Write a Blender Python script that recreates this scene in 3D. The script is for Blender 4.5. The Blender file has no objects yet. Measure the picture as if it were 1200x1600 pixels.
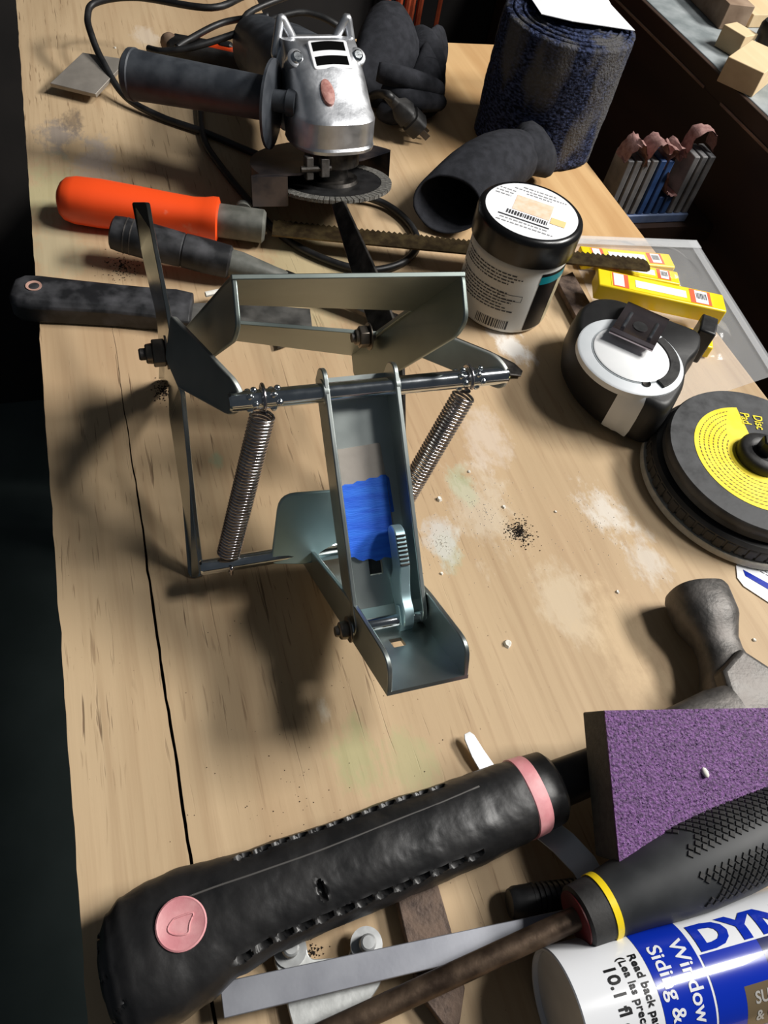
import bpy, bmesh, math, random
import numpy as np
from mathutils import Vector as V, Matrix, noise
random.seed(7)
sc = bpy.context.scene
COL = sc.collection

# ---------------------------------------------------------------- camera
F_PX, CAM_H = 1200.0, 380.0                    # focal length in pixels of the 1200x1600 frame, height above bench in mm
_Y = V((-645, -1805, F_PX)).normalized()        # bench length axis seen from the camera (x right, y down, z forward)
_D = V((-240, (F_PX * F_PX + 645 * 240) / 1805, F_PX)).normalized()
_X = _D.cross(_Y)
if _X.x < 0: _X = -_X
_X.normalize(); _Z = -_D
cam_d = bpy.data.cameras.new('camera'); cam = bpy.data.objects.new('camera', cam_d); COL.objects.link(cam)
cam_d.sensor_fit = 'VERTICAL'; cam_d.sensor_height = 36.0; cam_d.lens = F_PX / 1600 * 36; cam_d.clip_start = 0.01
right = V((_X.x, _Y.x, _Z.x)); up = -V((_X.y, _Y.y, _Z.y)); back = -V((_X.z, _Y.z, _Z.z))
cam.matrix_world = Matrix(((right.x, up.x, back.x, 0), (right.y, up.y, back.y, 0), (right.z, up.z, back.z, CAM_H / 1000), (0, 0, 0, 1)))
sc.camera = cam

# ---------------------------------------------------------------- light
w = bpy.data.worlds.new('world'); sc.world = w; w.use_nodes = True
w.node_tree.nodes['Background'].inputs[0].default_value = (0.75, 0.86, 1.0, 1)
w.node_tree.nodes['Background'].inputs[1].default_value = 0.055
def area(name, loc, target, size, sizey, power, col):
    l = bpy.data.lights.new(name, 'AREA'); l.shape = 'RECTANGLE'; l.size = size; l.size_y = sizey; l.energy = power; l.color = col
    o = bpy.data.objects.new(name, l); COL.objects.link(o); o.location = loc
    o.rotation_euler = (V(target) - V(loc)).to_track_quat('-Z', 'Y').to_euler()
    return o
area('shop_lamp', (2.05, 0.12, 1.72), (0.2, 0.28, 0), 0.95, 0.34, 74, (1.0, 0.97, 0.92))
area('ceiling_lamp', (1.22, 0.0, 1.86), (0.2, 0.3, 0), 0.42, 0.26, 20, (1.0, 0.98, 0.95))
sc.view_settings.view_transform = 'Standard'; sc.view_settings.look = 'None'
sc.view_settings.exposure = 0.0; sc.view_settings.gamma = 1.0; sc.view_settings.use_curve_mapping = False

# ---------------------------------------------------------------- helpers (all lengths in mm)
def at(u, v, z=0.0):
    """the point at height z (mm) on the bench that is seen at pixel u, v of the photograph"""
    d = V((u - 600, v - 800, F_PX)); wv = V((d.dot(_X), d.dot(_Y), d.dot(_Z)))
    return V((0, 0, CAM_H)) + wv * ((z - CAM_H) / wv.z)
def frame(o, x, zhint=(0, 0, 1)):
    x = V(x).normalized(); z = V(zhint); y = z.cross(x).normalized(); z = x.cross(y).normalized()
    return (V(o), x, y, z)
def fp(Fr, a, b, c): return Fr[0] + Fr[1] * a + Fr[2] * b + Fr[3] * c
def merge(*gs):
    vs, fs = [], []
    for g in gs:
        n = len(vs); vs += list(g[0]); fs += [tuple(i + n for i in f) for f in g[1]]
    return vs, fs
def box(Fr, x0, x1, y0, y1, z0, z1):
    vs = [fp(Fr, x, y, z) for z in (z0, z1) for x, y in ((x0, y0), (x1, y0), (x1, y1), (x0, y1))]
    return vs, [(3, 2, 1, 0), (4, 5, 6, 7), (0, 1, 5, 4), (1, 2, 6, 5), (2, 3, 7, 6), (3, 0, 4, 7)]
W0 = (V((0, 0, 0)), V((1, 0, 0)), V((0, 1, 0)), V((0, 0, 1)))
def loft(rings, caps=True, closed=True):
    n = len(rings[0]); vs = [V(p) for r in rings for p in r]; fs = []
    for i in range(len(rings) - 1):
        for j in range(n if closed else n - 1):
            k = (j + 1) % n
            fs.append((i * n + j, i * n + k, (i + 1) * n + k, (i + 1) * n + j))
    if caps:
        fs.append(tuple(range(n - 1, -1, -1))); fs.append(tuple(range((len(rings) - 1) * n, len(rings) * n)))
    return vs, fs
def prism(pts, vec):
    vec = V(vec); return loft([[V(p) for p in pts], [V(p) + vec for p in pts]])
def normal(pts):
    n = V((0, 0, 0))
    for i in range(len(pts)):
        n += V(pts[i] - pts[0]).cross(V(pts[(i + 1) % len(pts)] - pts[0]))
    return n.normalized()
def plate(pts, t):
    pts = [V(p) for p in pts]; n = normal(pts) * t
    return loft([[p - n / 2 for p in pts], [p + n / 2 for p in pts]])
def rnd(pts, r, n=5):
    """round the corners of a polygon (list of Vectors); r one radius or a list"""
    out = []; m = len(pts); pts = [V(p) for p in pts]
    for i in range(m):
        ri = r[i] if isinstance(r, (list, tuple)) else r
        p = pts[i]; a = pts[i - 1] - p; b = pts[(i + 1) % m] - p
        if ri <= 0: out.append(p); continue
        d = min(ri, a.length * .48, b.length * .48)
        A = p + a.normalized() * d; B = p + b.normalized() * d
        for k in range(n + 1):
            t = k / n; out.append(A * (1 - t) ** 2 + p * 2 * t * (1 - t) + B * t * t)
    return out
def ring(Fr, rx, ry, z, n=32, ph=0, cx=0, cy=0, e=2.0):
    o = []
    for k in range(n):
        a = ph + 2 * math.pi * k / n; c, s = math.cos(a), math.sin(a)
        o.append(fp(Fr, cx + rx * math.copysign(abs(c) ** (2 / e), c), cy + ry * math.copysign(abs(s) ** (2 / e), s), z))
    return o
def lathe(prof, Fr, n=32, caps=True):
    return loft([ring(Fr, max(r, .01), max(r, .01), h, n) for r, h in prof], caps)
def xring(Fr, x, ry, rz, n=20, oy=0, oz=0, e=2.0):
    o = []
    for k in range(n):
        a = 2 * math.pi * k / n; c, s = math.cos(a), math.sin(a)
        o.append(fp(Fr, x, oy + ry * math.copysign(abs(c) ** (2 / e), c), oz + rz * math.copysign(abs(s) ** (2 / e), s)))
    return o
def tube(path, r, n=10, caps=True):
    path = [V(p) for p in path]; rings = []; m = len(path)
    t0 = (path[1] - path[0]).normalized(); u = t0.orthogonal().normalized()
    for i, p in enumerate(path):
        t = (path[min(i + 1, m - 1)] - path[max(i - 1, 0)]).normalized()
        u = (u - t * u.dot(t)).normalized(); b = t.cross(u)
        ri = r[i] if isinstance(r, (list, tuple)) else r
        rings.append([p + (u * math.cos(2 * math.pi * k / n) + b * math.sin(2 * math.pi * k / n)) * ri for k in range(n)])
    return loft(rings, caps)
def spline(pts, n=8):
    pts = [V(p) for p in pts]; P = [pts[0]] + pts + [pts[-1]]; out = []
    for i in range(1, len(P) - 2):
        for k in range(n):
            t = k / n
            out.append(.5 * ((2 * P[i]) + (P[i + 1] - P[i - 1]) * t + (2 * P[i - 1] - 5 * P[i] + 4 * P[i + 1] - P[i + 2]) * t * t + (3 * P[i] - P[i - 1] - 3 * P[i + 1] + P[i + 2]) * t ** 3))
    out.append(pts[-1]); return out
def ball(c, r, n=10, m=7, s=(1, 1, 1)):
    c = V(c); rings = []
    for i in range(m + 1):
        a = math.pi * i / m; rr = max(math.sin(a), .02)
        rings.append([c + V((r * rr * math.cos(2 * math.pi * k / n) * s[0], r * rr * math.sin(2 * math.pi * k / n) * s[1], -r * math.cos(a) * s[2])) for k in range(n)])
    return loft(rings)
def hexnut(Fr, r, h0, h1): return lathe([(r * .9, h0), (r, h0 + .6), (r, h1 - .6), (r * .9, h1)], Fr, 6)
_tc = {}
def text2d(s, size, bold=0.0):
    k = (s, size, bold)
    if k not in _tc:
        cu = bpy.data.curves.new('t', 'FONT'); cu.body = s; cu.size = size; cu.offset = bold; cu.resolution_u = 3
        ob = bpy.data.objects.new('t', cu); COL.objects.link(ob); me = bpy.data.meshes.new_from_object(ob)
        bm = bmesh.new(); bm.from_mesh(me); bmesh.ops.triangulate(bm, faces=bm.faces[:])
        for _ in range(2):
            es = [e for e in bm.edges if e.calc_length() > 2.2]
            if es:
                bmesh.ops.subdivide_edges(bm, edges=es, cuts=1); bmesh.ops.triangulate(bm, faces=bm.faces[:])
        bm.verts.index_update()
        _tc[k] = ([(v.co.x, v.co.y) for v in bm.verts], [tuple(v.index for v in f.verts) for f in bm.faces])
        bm.free(); bpy.data.meshes.remove(me); bpy.data.objects.remove(ob); bpy.data.curves.remove(cu)
    return _tc[k]
def rect2d(x0, y0, x1, y1, step=2.0):
    nx = max(1, int(abs(x1 - x0) / step)); ny = max(1, int(abs(y1 - y0) / step))
    vs = [(x0 + (x1 - x0) * i / nx, y0 + (y1 - y0) * j / ny) for j in range(ny + 1) for i in range(nx + 1)]
    fs = [(j * (nx + 1) + i, j * (nx + 1) + i + 1, (j + 1) * (nx + 1) + i + 1, (j + 1) * (nx + 1) + i) for j in range(ny) for i in range(nx)]
    return vs, fs
def map2d(g, fn): return [V(fn(x, y)) for x, y in g[0]], g[1]

def mk(name, geo, mat, parent=None, bevel=0.0, smooth=35, seg=2, label=None, kind=None, jitter=0, recalc=True, sub=0):
    vs, fs = geo; root = parent
    while root is not None and root.parent is not None: root = root.parent
    org = V(root.location) * 1000 if root else V((sum(v.x for v in vs) / len(vs), sum(v.y for v in vs) / len(vs), min(v.z for v in vs)))
    me = bpy.data.meshes.new(name)
    me.from_pydata([((v - org) * .001)[:] for v in vs], [], fs)
    if recalc:
        bm = bmesh.new(); bm.from_mesh(me); bmesh.ops.recalc_face_normals(bm, faces=bm.faces[:]); bm.to_mesh(me); bm.free()
    me.update()
    if smooth:
        for p in me.polygons: p.use_smooth = True
        if smooth < 180: me.set_sharp_from_angle(angle=math.radians(smooth))
    me.materials.append(mat)
    o = bpy.data.objects.new(name, me); COL.objects.link(o)
    if parent: o.parent = parent
    else: o.location = org * .001
    if sub:
        m = o.modifiers.new('sub', 'SUBSURF'); m.levels = sub; m.render_levels = sub
    if bevel:
        m = o.modifiers.new('bev', 'BEVEL'); m.width = bevel * .001; m.segments = seg; m.limit_method = 'ANGLE'; m.angle_limit = math.radians(40)
    if label: o['label'] = label
    if kind: o['kind'] = kind
    return o
def tag(o, label, cat, group=None):
    o['label'] = label; o['category'] = cat
    if group: o['group'] = group
    return o
def thing(name, label, cat, loc, group=None):
    o = bpy.data.objects.new(name, None); COL.objects.link(o); o.location = V(loc) * .001; o.empty_display_size = .01
    return tag(o, label, cat, group)

# ---------------------------------------------------------------- materials
def srgb(r, g, b):
    f = lambda c: (c / 255 / 12.92) if c / 255 <= .04045 else ((c / 255 + .055) / 1.055) ** 2.4
    return (f(r), f(g), f(b), 1)
def mat(name, c1, c2=None, rough=.5, metal=0.0, scale=60, stretch=(1, 1, 1), bump=0.0, bscale=None, spec=.5, rough2=None, trans=0.0, alpha=1.0, coat=0.0, detail=5, lo=.35, hi=.65, aniso=0):
    m = bpy.data.materials.new(name); m.use_nodes = True; nt = m.node_tree; b = nt.nodes['Principled BSDF']
    b.inputs['Base Color'].default_value = c1; b.inputs['Roughness'].default_value = rough; b.inputs['Metallic'].default_value = metal
    b.inputs['Specular IOR Level'].default_value = spec; b.inputs['Transmission Weight'].default_value = trans; b.inputs['Alpha'].default_value = alpha
    b.inputs['Coat Weight'].default_value = coat
    tc = nt.nodes.new('ShaderNodeTexCoord'); mp = nt.nodes.new('ShaderNodeMapping'); mp.inputs['Scale'].default_value = stretch
    nt.links.new(tc.outputs['Object'], mp.inputs[0])
    nz = nt.nodes.new('ShaderNodeTexNoise'); nz.inputs['Scale'].default_value = scale; nz.inputs['Detail'].default_value = detail
    nt.links.new(mp.outputs[0], nz.inputs['Vector'])
    rp = nt.nodes.new('ShaderNodeValToRGB'); rp.color_ramp.elements[0].position = lo; rp.color_ramp.elements[1].position = hi
    rp.color_ramp.elements[0].color = c1; rp.color_ramp.elements[1].color = c2 or c1
    nt.links.new(nz.outputs[0], rp.inputs[0]); nt.links.new(rp.outputs[0], b.inputs['Base Color'])
    if rough2 is not None:
        mr = nt.nodes.new('ShaderNodeMapRange'); mr.inputs[1].default_value = .3; mr.inputs[2].default_value = .7
        mr.inputs[3].default_value = rough; mr.inputs[4].default_value = rough2
        nt.links.new(nz.outputs[0], mr.inputs[0]); nt.links.new(mr.outputs[0], b.inputs['Roughness'])
    if bump:
        n2 = nt.nodes.new('ShaderNodeTexNoise'); n2.inputs['Scale'].default_value = bscale or scale * 3; n2.inputs['Detail'].default_value = 4
        nt.links.new(mp.outputs[0], n2.inputs['Vector'])
        bp = nt.nodes.new('ShaderNodeBump'); bp.inputs['Strength'].default_value = bump; bp.inputs['Distance'].default_value = .001
        nt.links.new(n2.outputs[0], bp.inputs['Height']); nt.links.new(bp.outputs[0], b.inputs['Normal'])
    return m

zinc = mat('zinc_plated_steel', srgb(172, 180, 178), srgb(190, 197, 194), rough=.34, rough2=.42, metal=1, scale=30, bump=.02)
zincb = mat('bluish_zinc_plated_steel', srgb(168, 200, 208), srgb(186, 214, 220), rough=.40, rough2=.48, metal=.8, scale=30, bump=.02)
chrome = mat('chrome_steel', srgb(205, 210, 212), srgb(222, 226, 228), rough=.10, rough2=.18, metal=1, scale=120)
zinc_dull = mat('dull_zinc_steel', srgb(132, 142, 138), srgb(148, 157, 152), rough=.38, rough2=.46, metal=.9, scale=30)
zinc_arm = mat('satin_zinc_steel', srgb(150, 154, 150), srgb(168, 170, 166), rough=.5, rough2=.58, metal=.7, scale=30)
zincs = mat('polished_zinc_steel', srgb(168, 172, 168), srgb(184, 188, 184), rough=.16, rough2=.26, metal=1, scale=40)
nut_m = mat('bronzed_nut_steel', srgb(112, 104, 94), srgb(140, 130, 118), rough=.28, rough2=.4, metal=.9, scale=80)
spring_m = mat('spring_wire', srgb(176, 170, 172), srgb(205, 198, 196), rough=.16, rough2=.25, metal=1, scale=100)
dark_steel = mat('dark_steel', srgb(58, 56, 54), srgb(92, 88, 84), rough=.35, rough2=.5, metal=.9, scale=120, bump=.1)
rust_steel = mat('rusty_steel', srgb(72, 60, 54), srgb(122, 104, 92), rough=.55, rough2=.8, metal=.6, scale=140, bump=.35, bscale=500)
forged = mat('forged_grey_steel', srgb(78, 76, 74), srgb(104, 100, 97), rough=.46, rough2=.6, metal=.7, scale=110, bump=.25, bscale=420)
alu = mat('brushed_aluminium', srgb(138, 140, 148), srgb(154, 156, 163), rough=.45, rough2=.55, metal=.6, scale=40, bump=.02, bscale=600)
cast_alu = mat('cast_aluminium', srgb(206, 208, 212), srgb(232, 234, 238), rough=.30, rough2=.46, metal=.92, scale=70, bump=.08, bscale=500)
blk = mat('black_plastic', srgb(22, 22, 23), srgb(34, 34, 35), rough=.38, rough2=.55, scale=90, bump=.06, bscale=400)
blk_rub = mat('black_rubber', srgb(26, 26, 27), srgb(48, 47, 46), rough=.5, rough2=.72, scale=70, bump=.2, bscale=300)
blk_dusty = mat('dusty_black_plastic', srgb(24, 25, 28), srgb(86, 86, 90), rough=.45, rough2=.7, scale=55, bump=.1, lo=.45, hi=.8)
grip_m = mat('worn_black_grip', srgb(24, 24, 25), srgb(38, 37, 37), rough=.36, rough2=.5, scale=40, bump=.2, bscale=160)
slate = mat('slate_grey_plastic', srgb(48, 52, 58), srgb(72, 76, 82), rough=.42, rough2=.6, scale=60, bump=.08)
pink = mat('faded_pink_rubber', srgb(206, 134, 140), srgb(222, 162, 164), rough=.55, scale=120, bump=.1)
orange = mat('orange_plastic', srgb(254, 84, 32), srgb(238, 176, 150), rough=.38, scale=34, bump=.05, lo=.64, hi=.80)
cream_dust = mat('pale_dust_smear', srgb(226, 190, 176), srgb(240, 214, 200), rough=.8, scale=300)
collar_m = mat('grey_collar', srgb(84, 86, 80), srgb(112, 112, 106), rough=.5, scale=80, bump=.1)
cloth = mat('black_knit', srgb(42, 43, 47), srgb(54, 55, 60), rough=.95, scale=120, bump=.25, bscale=1800, spec=.1)
white_pl = mat('white_plastic', srgb(232, 234, 235), srgb(240, 241, 242), rough=.32, scale=40)
white_pl2 = mat('off_white_plastic', srgb(214, 220, 224), srgb(226, 230, 234), rough=.35, scale=40)
paper = mat('white_paper', srgb(236, 238, 242), srgb(246, 247, 250), rough=.7, scale=80)
ink = mat('dark_print', srgb(46, 46, 50), srgb(60, 60, 64), rough=.6)
ink_blk = mat('black_print', srgb(14, 14, 16), rough=.4, spec=.3)
peach = mat('peach_print', srgb(242, 204, 172), srgb(248, 222, 200), rough=.6, scale=200)
teal = mat('teal_print', srgb(14, 128, 140), rough=.35)
yellow = mat('yellow_plastic', srgb(250, 214, 16), srgb(252, 222, 40), rough=.3, scale=40)
yellow_p = mat('yellow_print', srgb(250, 224, 22), srgb(252, 230, 50), rough=.5, scale=120)
red_p = mat('orange_red_print', srgb(238, 108, 72), rough=.45)
bluetape = mat('blue_masking_tape', srgb(22, 90, 212), srgb(38, 112, 228), rough=.62, scale=60, stretch=(1, 6, 6), bump=.25, bscale=260)
card = mat('grey_cardboard', srgb(140, 134, 126), srgb(160, 152, 144), rough=.75, scale=60, bump=.1)
tube_white = mat('tube_white_gloss', srgb(226, 228, 232), rough=.2, coat=.4)
tube_blue = mat('tube_blue_gloss', srgb(10, 44, 168), rough=.2, coat=.4)
tube_navy = mat('tube_navy_gloss', srgb(16, 26, 84), rough=.2, coat=.4)
tube_bronze = mat('tube_bronze_gloss', srgb(106, 92, 70), rough=.22, coat=.4)
tube_grey = mat('tube_grey_print', srgb(170, 168, 164), rough=.25, coat=.3)
purple = mat('purple_abrasive', srgb(66, 32, 80), srgb(126, 78, 144), rough=.6, scale=700, bump=.8, bscale=900, spec=.6, detail=3)
foam = mat('grey_foam', srgb(84, 82, 76), srgb(98, 95, 88), rough=.9, scale=300, bump=.4, bscale=900)
clear = mat('clear_plastic_film', (1, 1, 1, 1), rough=.12, alpha=.12, spec=.8)
floor_m = mat('dark_green_floor', srgb(64, 76, 74), srgb(78, 90, 88), rough=.85, scale=6)
darkwood = mat('dark_brown_paint', srgb(44, 30, 24), srgb(58, 40, 30), rough=.55, scale=20, stretch=(1, .15, 1), bump=.1)
scuff = mat('bare_scuffed_wood', srgb(134, 108, 92), srgb(160, 134, 116), rough=.8, scale=120, stretch=(1, .2, 1))
greytop = mat('grey_counter_top', srgb(122, 130, 132), srgb(160, 166, 168), rough=.6, scale=40, bump=.1)
block_m = mat('pine_block', srgb(214, 186, 144), srgb(232, 208, 168), rough=.7, scale=40, stretch=(1, .1, 1))
block_d = mat('brown_wood_block', srgb(120, 96, 76), srgb(166, 142, 120), rough=.8, scale=30, bump=.1)
orange_c = mat('rust_orange_cord', srgb(150, 62, 34), srgb(170, 74, 40), rough=.6)
wall_m = mat('dark_back_wall', srgb(30, 27, 26), srgb(40, 36, 34), rough=.85, scale=12)
grey_bar = mat('grey_slat_plastic', srgb(92, 92, 94), srgb(122, 120, 120), rough=.6, scale=60)
blue_bar = mat('blue_slat_plastic', srgb(40, 66, 112), srgb(54, 84, 134), rough=.5, scale=60)
rack_blue = mat('pale_blue_plastic', srgb(70, 88, 130), srgb(104, 120, 152), rough=.45, scale=50)
redpaper = mat('dusty_red_abrasive', srgb(128, 92, 88), srgb(160, 124, 118), rough=.85, scale=200, bump=.3)
brass = mat('dull_brass_steel', srgb(78, 64, 46), srgb(112, 96, 66), rough=.42, metal=.8, scale=150, bump=.2)
chip_m = mat('white_chip', srgb(228, 224, 214), srgb(240, 238, 230), rough=.85, scale=300)
dirt_m = mat('black_dirt', srgb(30, 24, 20), srgb(56, 44, 34), rough=.95, scale=400)
dust_m = mat('pale_dust', srgb(206, 200, 188), srgb(226, 220, 208), rough=.95, scale=400)
redcore = mat('dark_red_plastic', srgb(96, 18, 20), rough=.5)
diamond = mat('grey_diamond_rim', srgb(96, 94, 90), srgb(140, 138, 132), rough=.6, metal=.4, scale=400, bump=.5, bscale=900)

def make_ply():
    m = bpy.data.materials.new('plywood'); m.use_nodes = True; nt = m.node_tree; L = nt.links.new; b = nt.nodes['Principled BSDF']
    tc0 = nt.nodes.new('ShaderNodeTexCoord'); tcm = nt.nodes.new('ShaderNodeMapping'); tcm.inputs['Location'].default_value = (.212, .3, 0); L(tc0.outputs['Object'], tcm.inputs[0])
    class tc: outputs = {'Object': tcm.outputs[0]}
    def noise_(sx, sy, sz, detail=4, dist=0, rough=.5):
        mp = nt.nodes.new('ShaderNodeMapping'); mp.inputs['Scale'].default_value = (sx, sy, sz); L(tc.outputs['Object'], mp.inputs[0])
        n = nt.nodes.new('ShaderNodeTexNoise'); n.inputs['Scale'].default_value = 1; n.inputs['Detail'].default_value = detail
        n.inputs['Distortion'].default_value = dist; n.inputs['Roughness'].default_value = rough; L(mp.outputs[0], n.inputs['Vector']); return n.outputs[0]
    def ramp(src, p0, p1, c0=(0, 0, 0, 1), c1=(1, 1, 1, 1)):
        r = nt.nodes.new('ShaderNodeValToRGB'); r.color_ramp.elements[0].position = p0; r.color_ramp.elements[1].position = p1
        r.color_ramp.elements[0].color = c0; r.color_ramp.elements[1].color = c1; L(src, r.inputs[0]); return r.outputs[0]
    def mix(fac, a, bb, t='MIX'):
        n = nt.nodes.new('ShaderNodeMix'); n.data_type = 'RGBA'; n.blend_type = t
        if isinstance(fac, float): n.inputs[0].default_value = fac
        else: L(fac, n.inputs[0])
        for i, s in ((6, a), (7, bb)):
            if isinstance(s, tuple): n.inputs[i].default_value = s
            else: L(s, n.inputs[i])
        return n.outputs[2]
    def math_(op, a, bb):
        n = nt.nodes.new('ShaderNodeMath'); n.operation = op
        for i, s in ((0, a), (1, bb)):
            if isinstance(s, (int, float)): n.inputs[i].default_value = s
            else: L(s, n.inputs[i])
        return n.outputs[0]
    broad = noise_(14, 1.6, 5, 5, .6)
    col = ramp(broad, .3, .7, srgb(178, 152, 118), srgb(208, 182, 146))
    fine = noise_(190, 7, 60, 4, .2)
    col = mix(math_('MULTIPLY', ramp(fine, .50, .75), .36), col, srgb(146, 112, 80))
    warm = noise_(5, 3.2, 5, 3, .5)
    col = mix(math_('MULTIPLY', ramp(warm, .48, .68), .35), col, srgb(196, 158, 122))
    checks = math_('MULTIPLY', ramp(noise_(340, 17, 60, 3, .5), .66, .73), ramp(noise_(9, 5, 5, 2), .38, .52))
    sp = nt.nodes.new('ShaderNodeSeparateXYZ'); L(tc.outputs['Object'], sp.inputs[0])
    checks = math_('MULTIPLY', checks, ramp(sp.outputs[0], .10, .30, (1, 1, 1, 1), (.12, .12, .12, 1)))
    checks2 = math_('MULTIPLY', ramp(noise_(560, 34, 60, 2, .6), .64, .72), ramp(noise_(7, 6, 5, 3), .40, .60))
    checks2 = math_('MULTIPLY', checks2, ramp(sp.outputs[0], .14, .34, (1, 1, 1, 1), (.35, .35, .35, 1)))
    col = mix(math_('MULTIPLY', checks2, .6), col, srgb(112, 82, 56))
    col = mix(math_('MULTIPLY', checks, .72), col, srgb(84, 58, 38))
    specks = ramp(noise_(620, 620, 620, 1), .80, .83)
    col = mix(math_('MULTIPLY', math_('MULTIPLY', specks, ramp(noise_(8, 8, 8, 2), .4, .6)), .8), col, srgb(80, 58, 40))
    # stains with places of their own: (pixel u, v, radius mm, colour, strength)
    wob = noise_(36, 30, 30, 5, .8); fineb = noise_(260, 120, 200, 4, 0, .7)
    stains = [(725, 760, 9, (150, 178, 140), .55), (340, 715, 6, (150, 178, 146), .5), (700, 860, 9, (150, 180, 140), .4), (560, 1180, 14, (158, 172, 120), .45),
              (640, 1200, 16, (166, 176, 126), .4), (945, 800, 16, (222, 216, 206), .75), (1010, 870, 14, (214, 208, 198), .6), (690, 845, 11, (206, 204, 200), .7),
              (760, 800, 22, (216, 204, 184), .45), (760, 685, 16, (218, 204, 190), .5), (800, 545, 14, (236, 232, 226), .9), (775, 520, 10, (232, 226, 218), .7),
              (90, 210, 20, (128, 124, 124), .7), (150, 245, 18, (150, 146, 146), .6), (110, 190, 12, (84, 74, 68), .55), (150, 270, 22, (196, 178, 164), .5),
              (230, 60, 14, (220, 206, 188), .55), (75, 300, 30, (182, 184, 140), .5), (90, 380, 26, (176, 176, 146), .45), (480, 420, 50, (178, 180, 140), .35),
              (505, 1110, 5, (222, 214, 196), .7), (890, 940, 18, (214, 198, 172), .5), (240, 870, 10, (110, 96, 86), .3), (1000, 560, 30, (214, 196, 170), .4), (980, 1000, 24, (210, 184, 146), .5)]
    for u, v, r, c, s in stains:
        p = at(u, v, 0) * .001
        dx = math_('SUBTRACT', sp.outputs[0], p.x); dy = math_('MULTIPLY', math_('SUBTRACT', sp.outputs[1], p.y), .6)
        d2 = math_('ADD', math_('MULTIPLY', dx, dx), math_('MULTIPLY', dy, dy))
        d = math_('DIVIDE', math_('SQRT', d2, 0), r * .001)
        q = math_('ADD', d, math_('ADD', math_('MULTIPLY', math_('SUBTRACT', wob, .5), 2.4), math_('MULTIPLY', math_('SUBTRACT', fineb, .5), 1.6)))
        fac = math_('MULTIPLY', ramp(q, .35, 1.0, (1, 1, 1, 1), (0, 0, 0, 1)), s)
        col = mix(fac, col, srgb(*c))
    # the newer, yellower corner at the far right
    gx = math_('MULTIPLY', ramp(sp.outputs[0], .26, .36), ramp(sp.outputs[1], .44, .52))
    newwood = ramp(noise_(30, 2.2, 5, 4, 1.2), .35, .65, srgb(196, 150, 96), srgb(222, 182, 128))
    col = mix(math_('MULTIPLY', gx, .8), col, newwood)
    L(col, b.inputs['Base Color']); b.inputs['Roughness'].default_value = .62; b.inputs['Specular IOR Level'].default_value = .35
    bp = nt.nodes.new('ShaderNodeBump'); bp.inputs['Strength'].default_value = .35; bp.inputs['Distance'].default_value = .0008
    h = math_('SUBTRACT', math_('MULTIPLY', fine, .5), checks); L(h, bp.inputs['Height']); L(bp.outputs[0], b.inputs['Normal'])
    return m
ply = make_ply()
def make_roll():
    m = bpy.data.materials.new('blue_nonwoven'); m.use_nodes = True; nt = m.node_tree; L = nt.links.new; b = nt.nodes['Principled BSDF']
    tc = nt.nodes.new('ShaderNodeTexCoord')
    def nz(s, st, d=4):
        mp = nt.nodes.new('ShaderNodeMapping'); mp.inputs['Scale'].default_value = st; L(tc.outputs['Object'], mp.inputs[0])
        n = nt.nodes.new('ShaderNodeTexNoise'); n.inputs['Scale'].default_value = s; n.inputs['Detail'].default_value = d; L(mp.outputs[0], n.inputs['Vector']); return n.outputs[0]
    def rp(src, a, c, p, q):
        r = nt.nodes.new('ShaderNodeValToRGB'); r.color_ramp.elements[0].position = p; r.color_ramp.elements[1].position = q
        r.color_ramp.elements[0].color = a; r.color_ramp.elements[1].color = c; L(src, r.inputs[0]); return r.outputs[0]
    c1 = rp(nz(260, (1, 1, 2.2)), srgb(18, 21, 34), srgb(72, 82, 116), .40, .70)
    c2 = rp(nz(26, (1, 1, .35), 3), (0, 0, 0, 1), (.8, .8, .8, 1), .47, .58)
    mx = nt.nodes.new('ShaderNodeMix'); mx.data_type = 'RGBA'; L(c2, mx.inputs[0]); L(c1, mx.inputs[6]); mx.inputs[7].default_value = srgb(92, 90, 88)
    L(mx.outputs[2], b.inputs['Base Color']); b.inputs['Roughness'].default_value = .95; b.inputs['Specular IOR Level'].default_value = .1
    bp = nt.nodes.new('ShaderNodeBump'); bp.inputs['Strength'].default_value = 1; bp.inputs['Distance'].default_value = .002
    L(nz(420, (1, 1, 1), 3), bp.inputs['Height']); L(bp.outputs[0], b.inputs['Normal'])
    return m
roll_m = make_roll()

# ================================================================ the setting
mk('floor', box(W0, -2500, 2500, -1500, 3200, -900, -880), floor_m, kind='structure')
mk('wall_back', box(W0, -2500, 2500, 1250, 1290, -880, 900), wall_m, kind='structure')

# workbench: plywood sheet with a split along the grain, frame and legs
bench = thing('workbench', 'long plywood-topped workbench with worn stained surface carrying all the tools', 'workbench', (212, 300, -880))
cr = []
yy = -300
while yy < 470:
    wd = .75 if yy < 200 else max(.05, .75 * (1 - (yy - 200) / 270))
    cr.append((yy, -3 + 1.1 * noise.noise(V((yy * .03, 1.3, 0))) + .5 * noise.noise(V((yy * .17, 7, 0))), wd * (1 + .5 * noise.noise(V((yy * .2, 3, 3))))))
    yy += 7
edgeL = [V((-50.5 + .9 * noise.noise(V((y * .05, 9, 1))) + .5 * noise.noise(V((y * .31, 2, 1))), y, -18)) for y in range(1010, -300, -9)]
pts = [V((475, -300, -18)), V((475, 891, -18)), V((205, 891, -18)), V((205, 1010, -18))] + edgeL + [V((-50, -300, -18))] + [V((x - wd, y, -18)) for y, x, wd in cr] + [V((x + wd, y, -18)) for y, x, wd in reversed(cr)]

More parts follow.
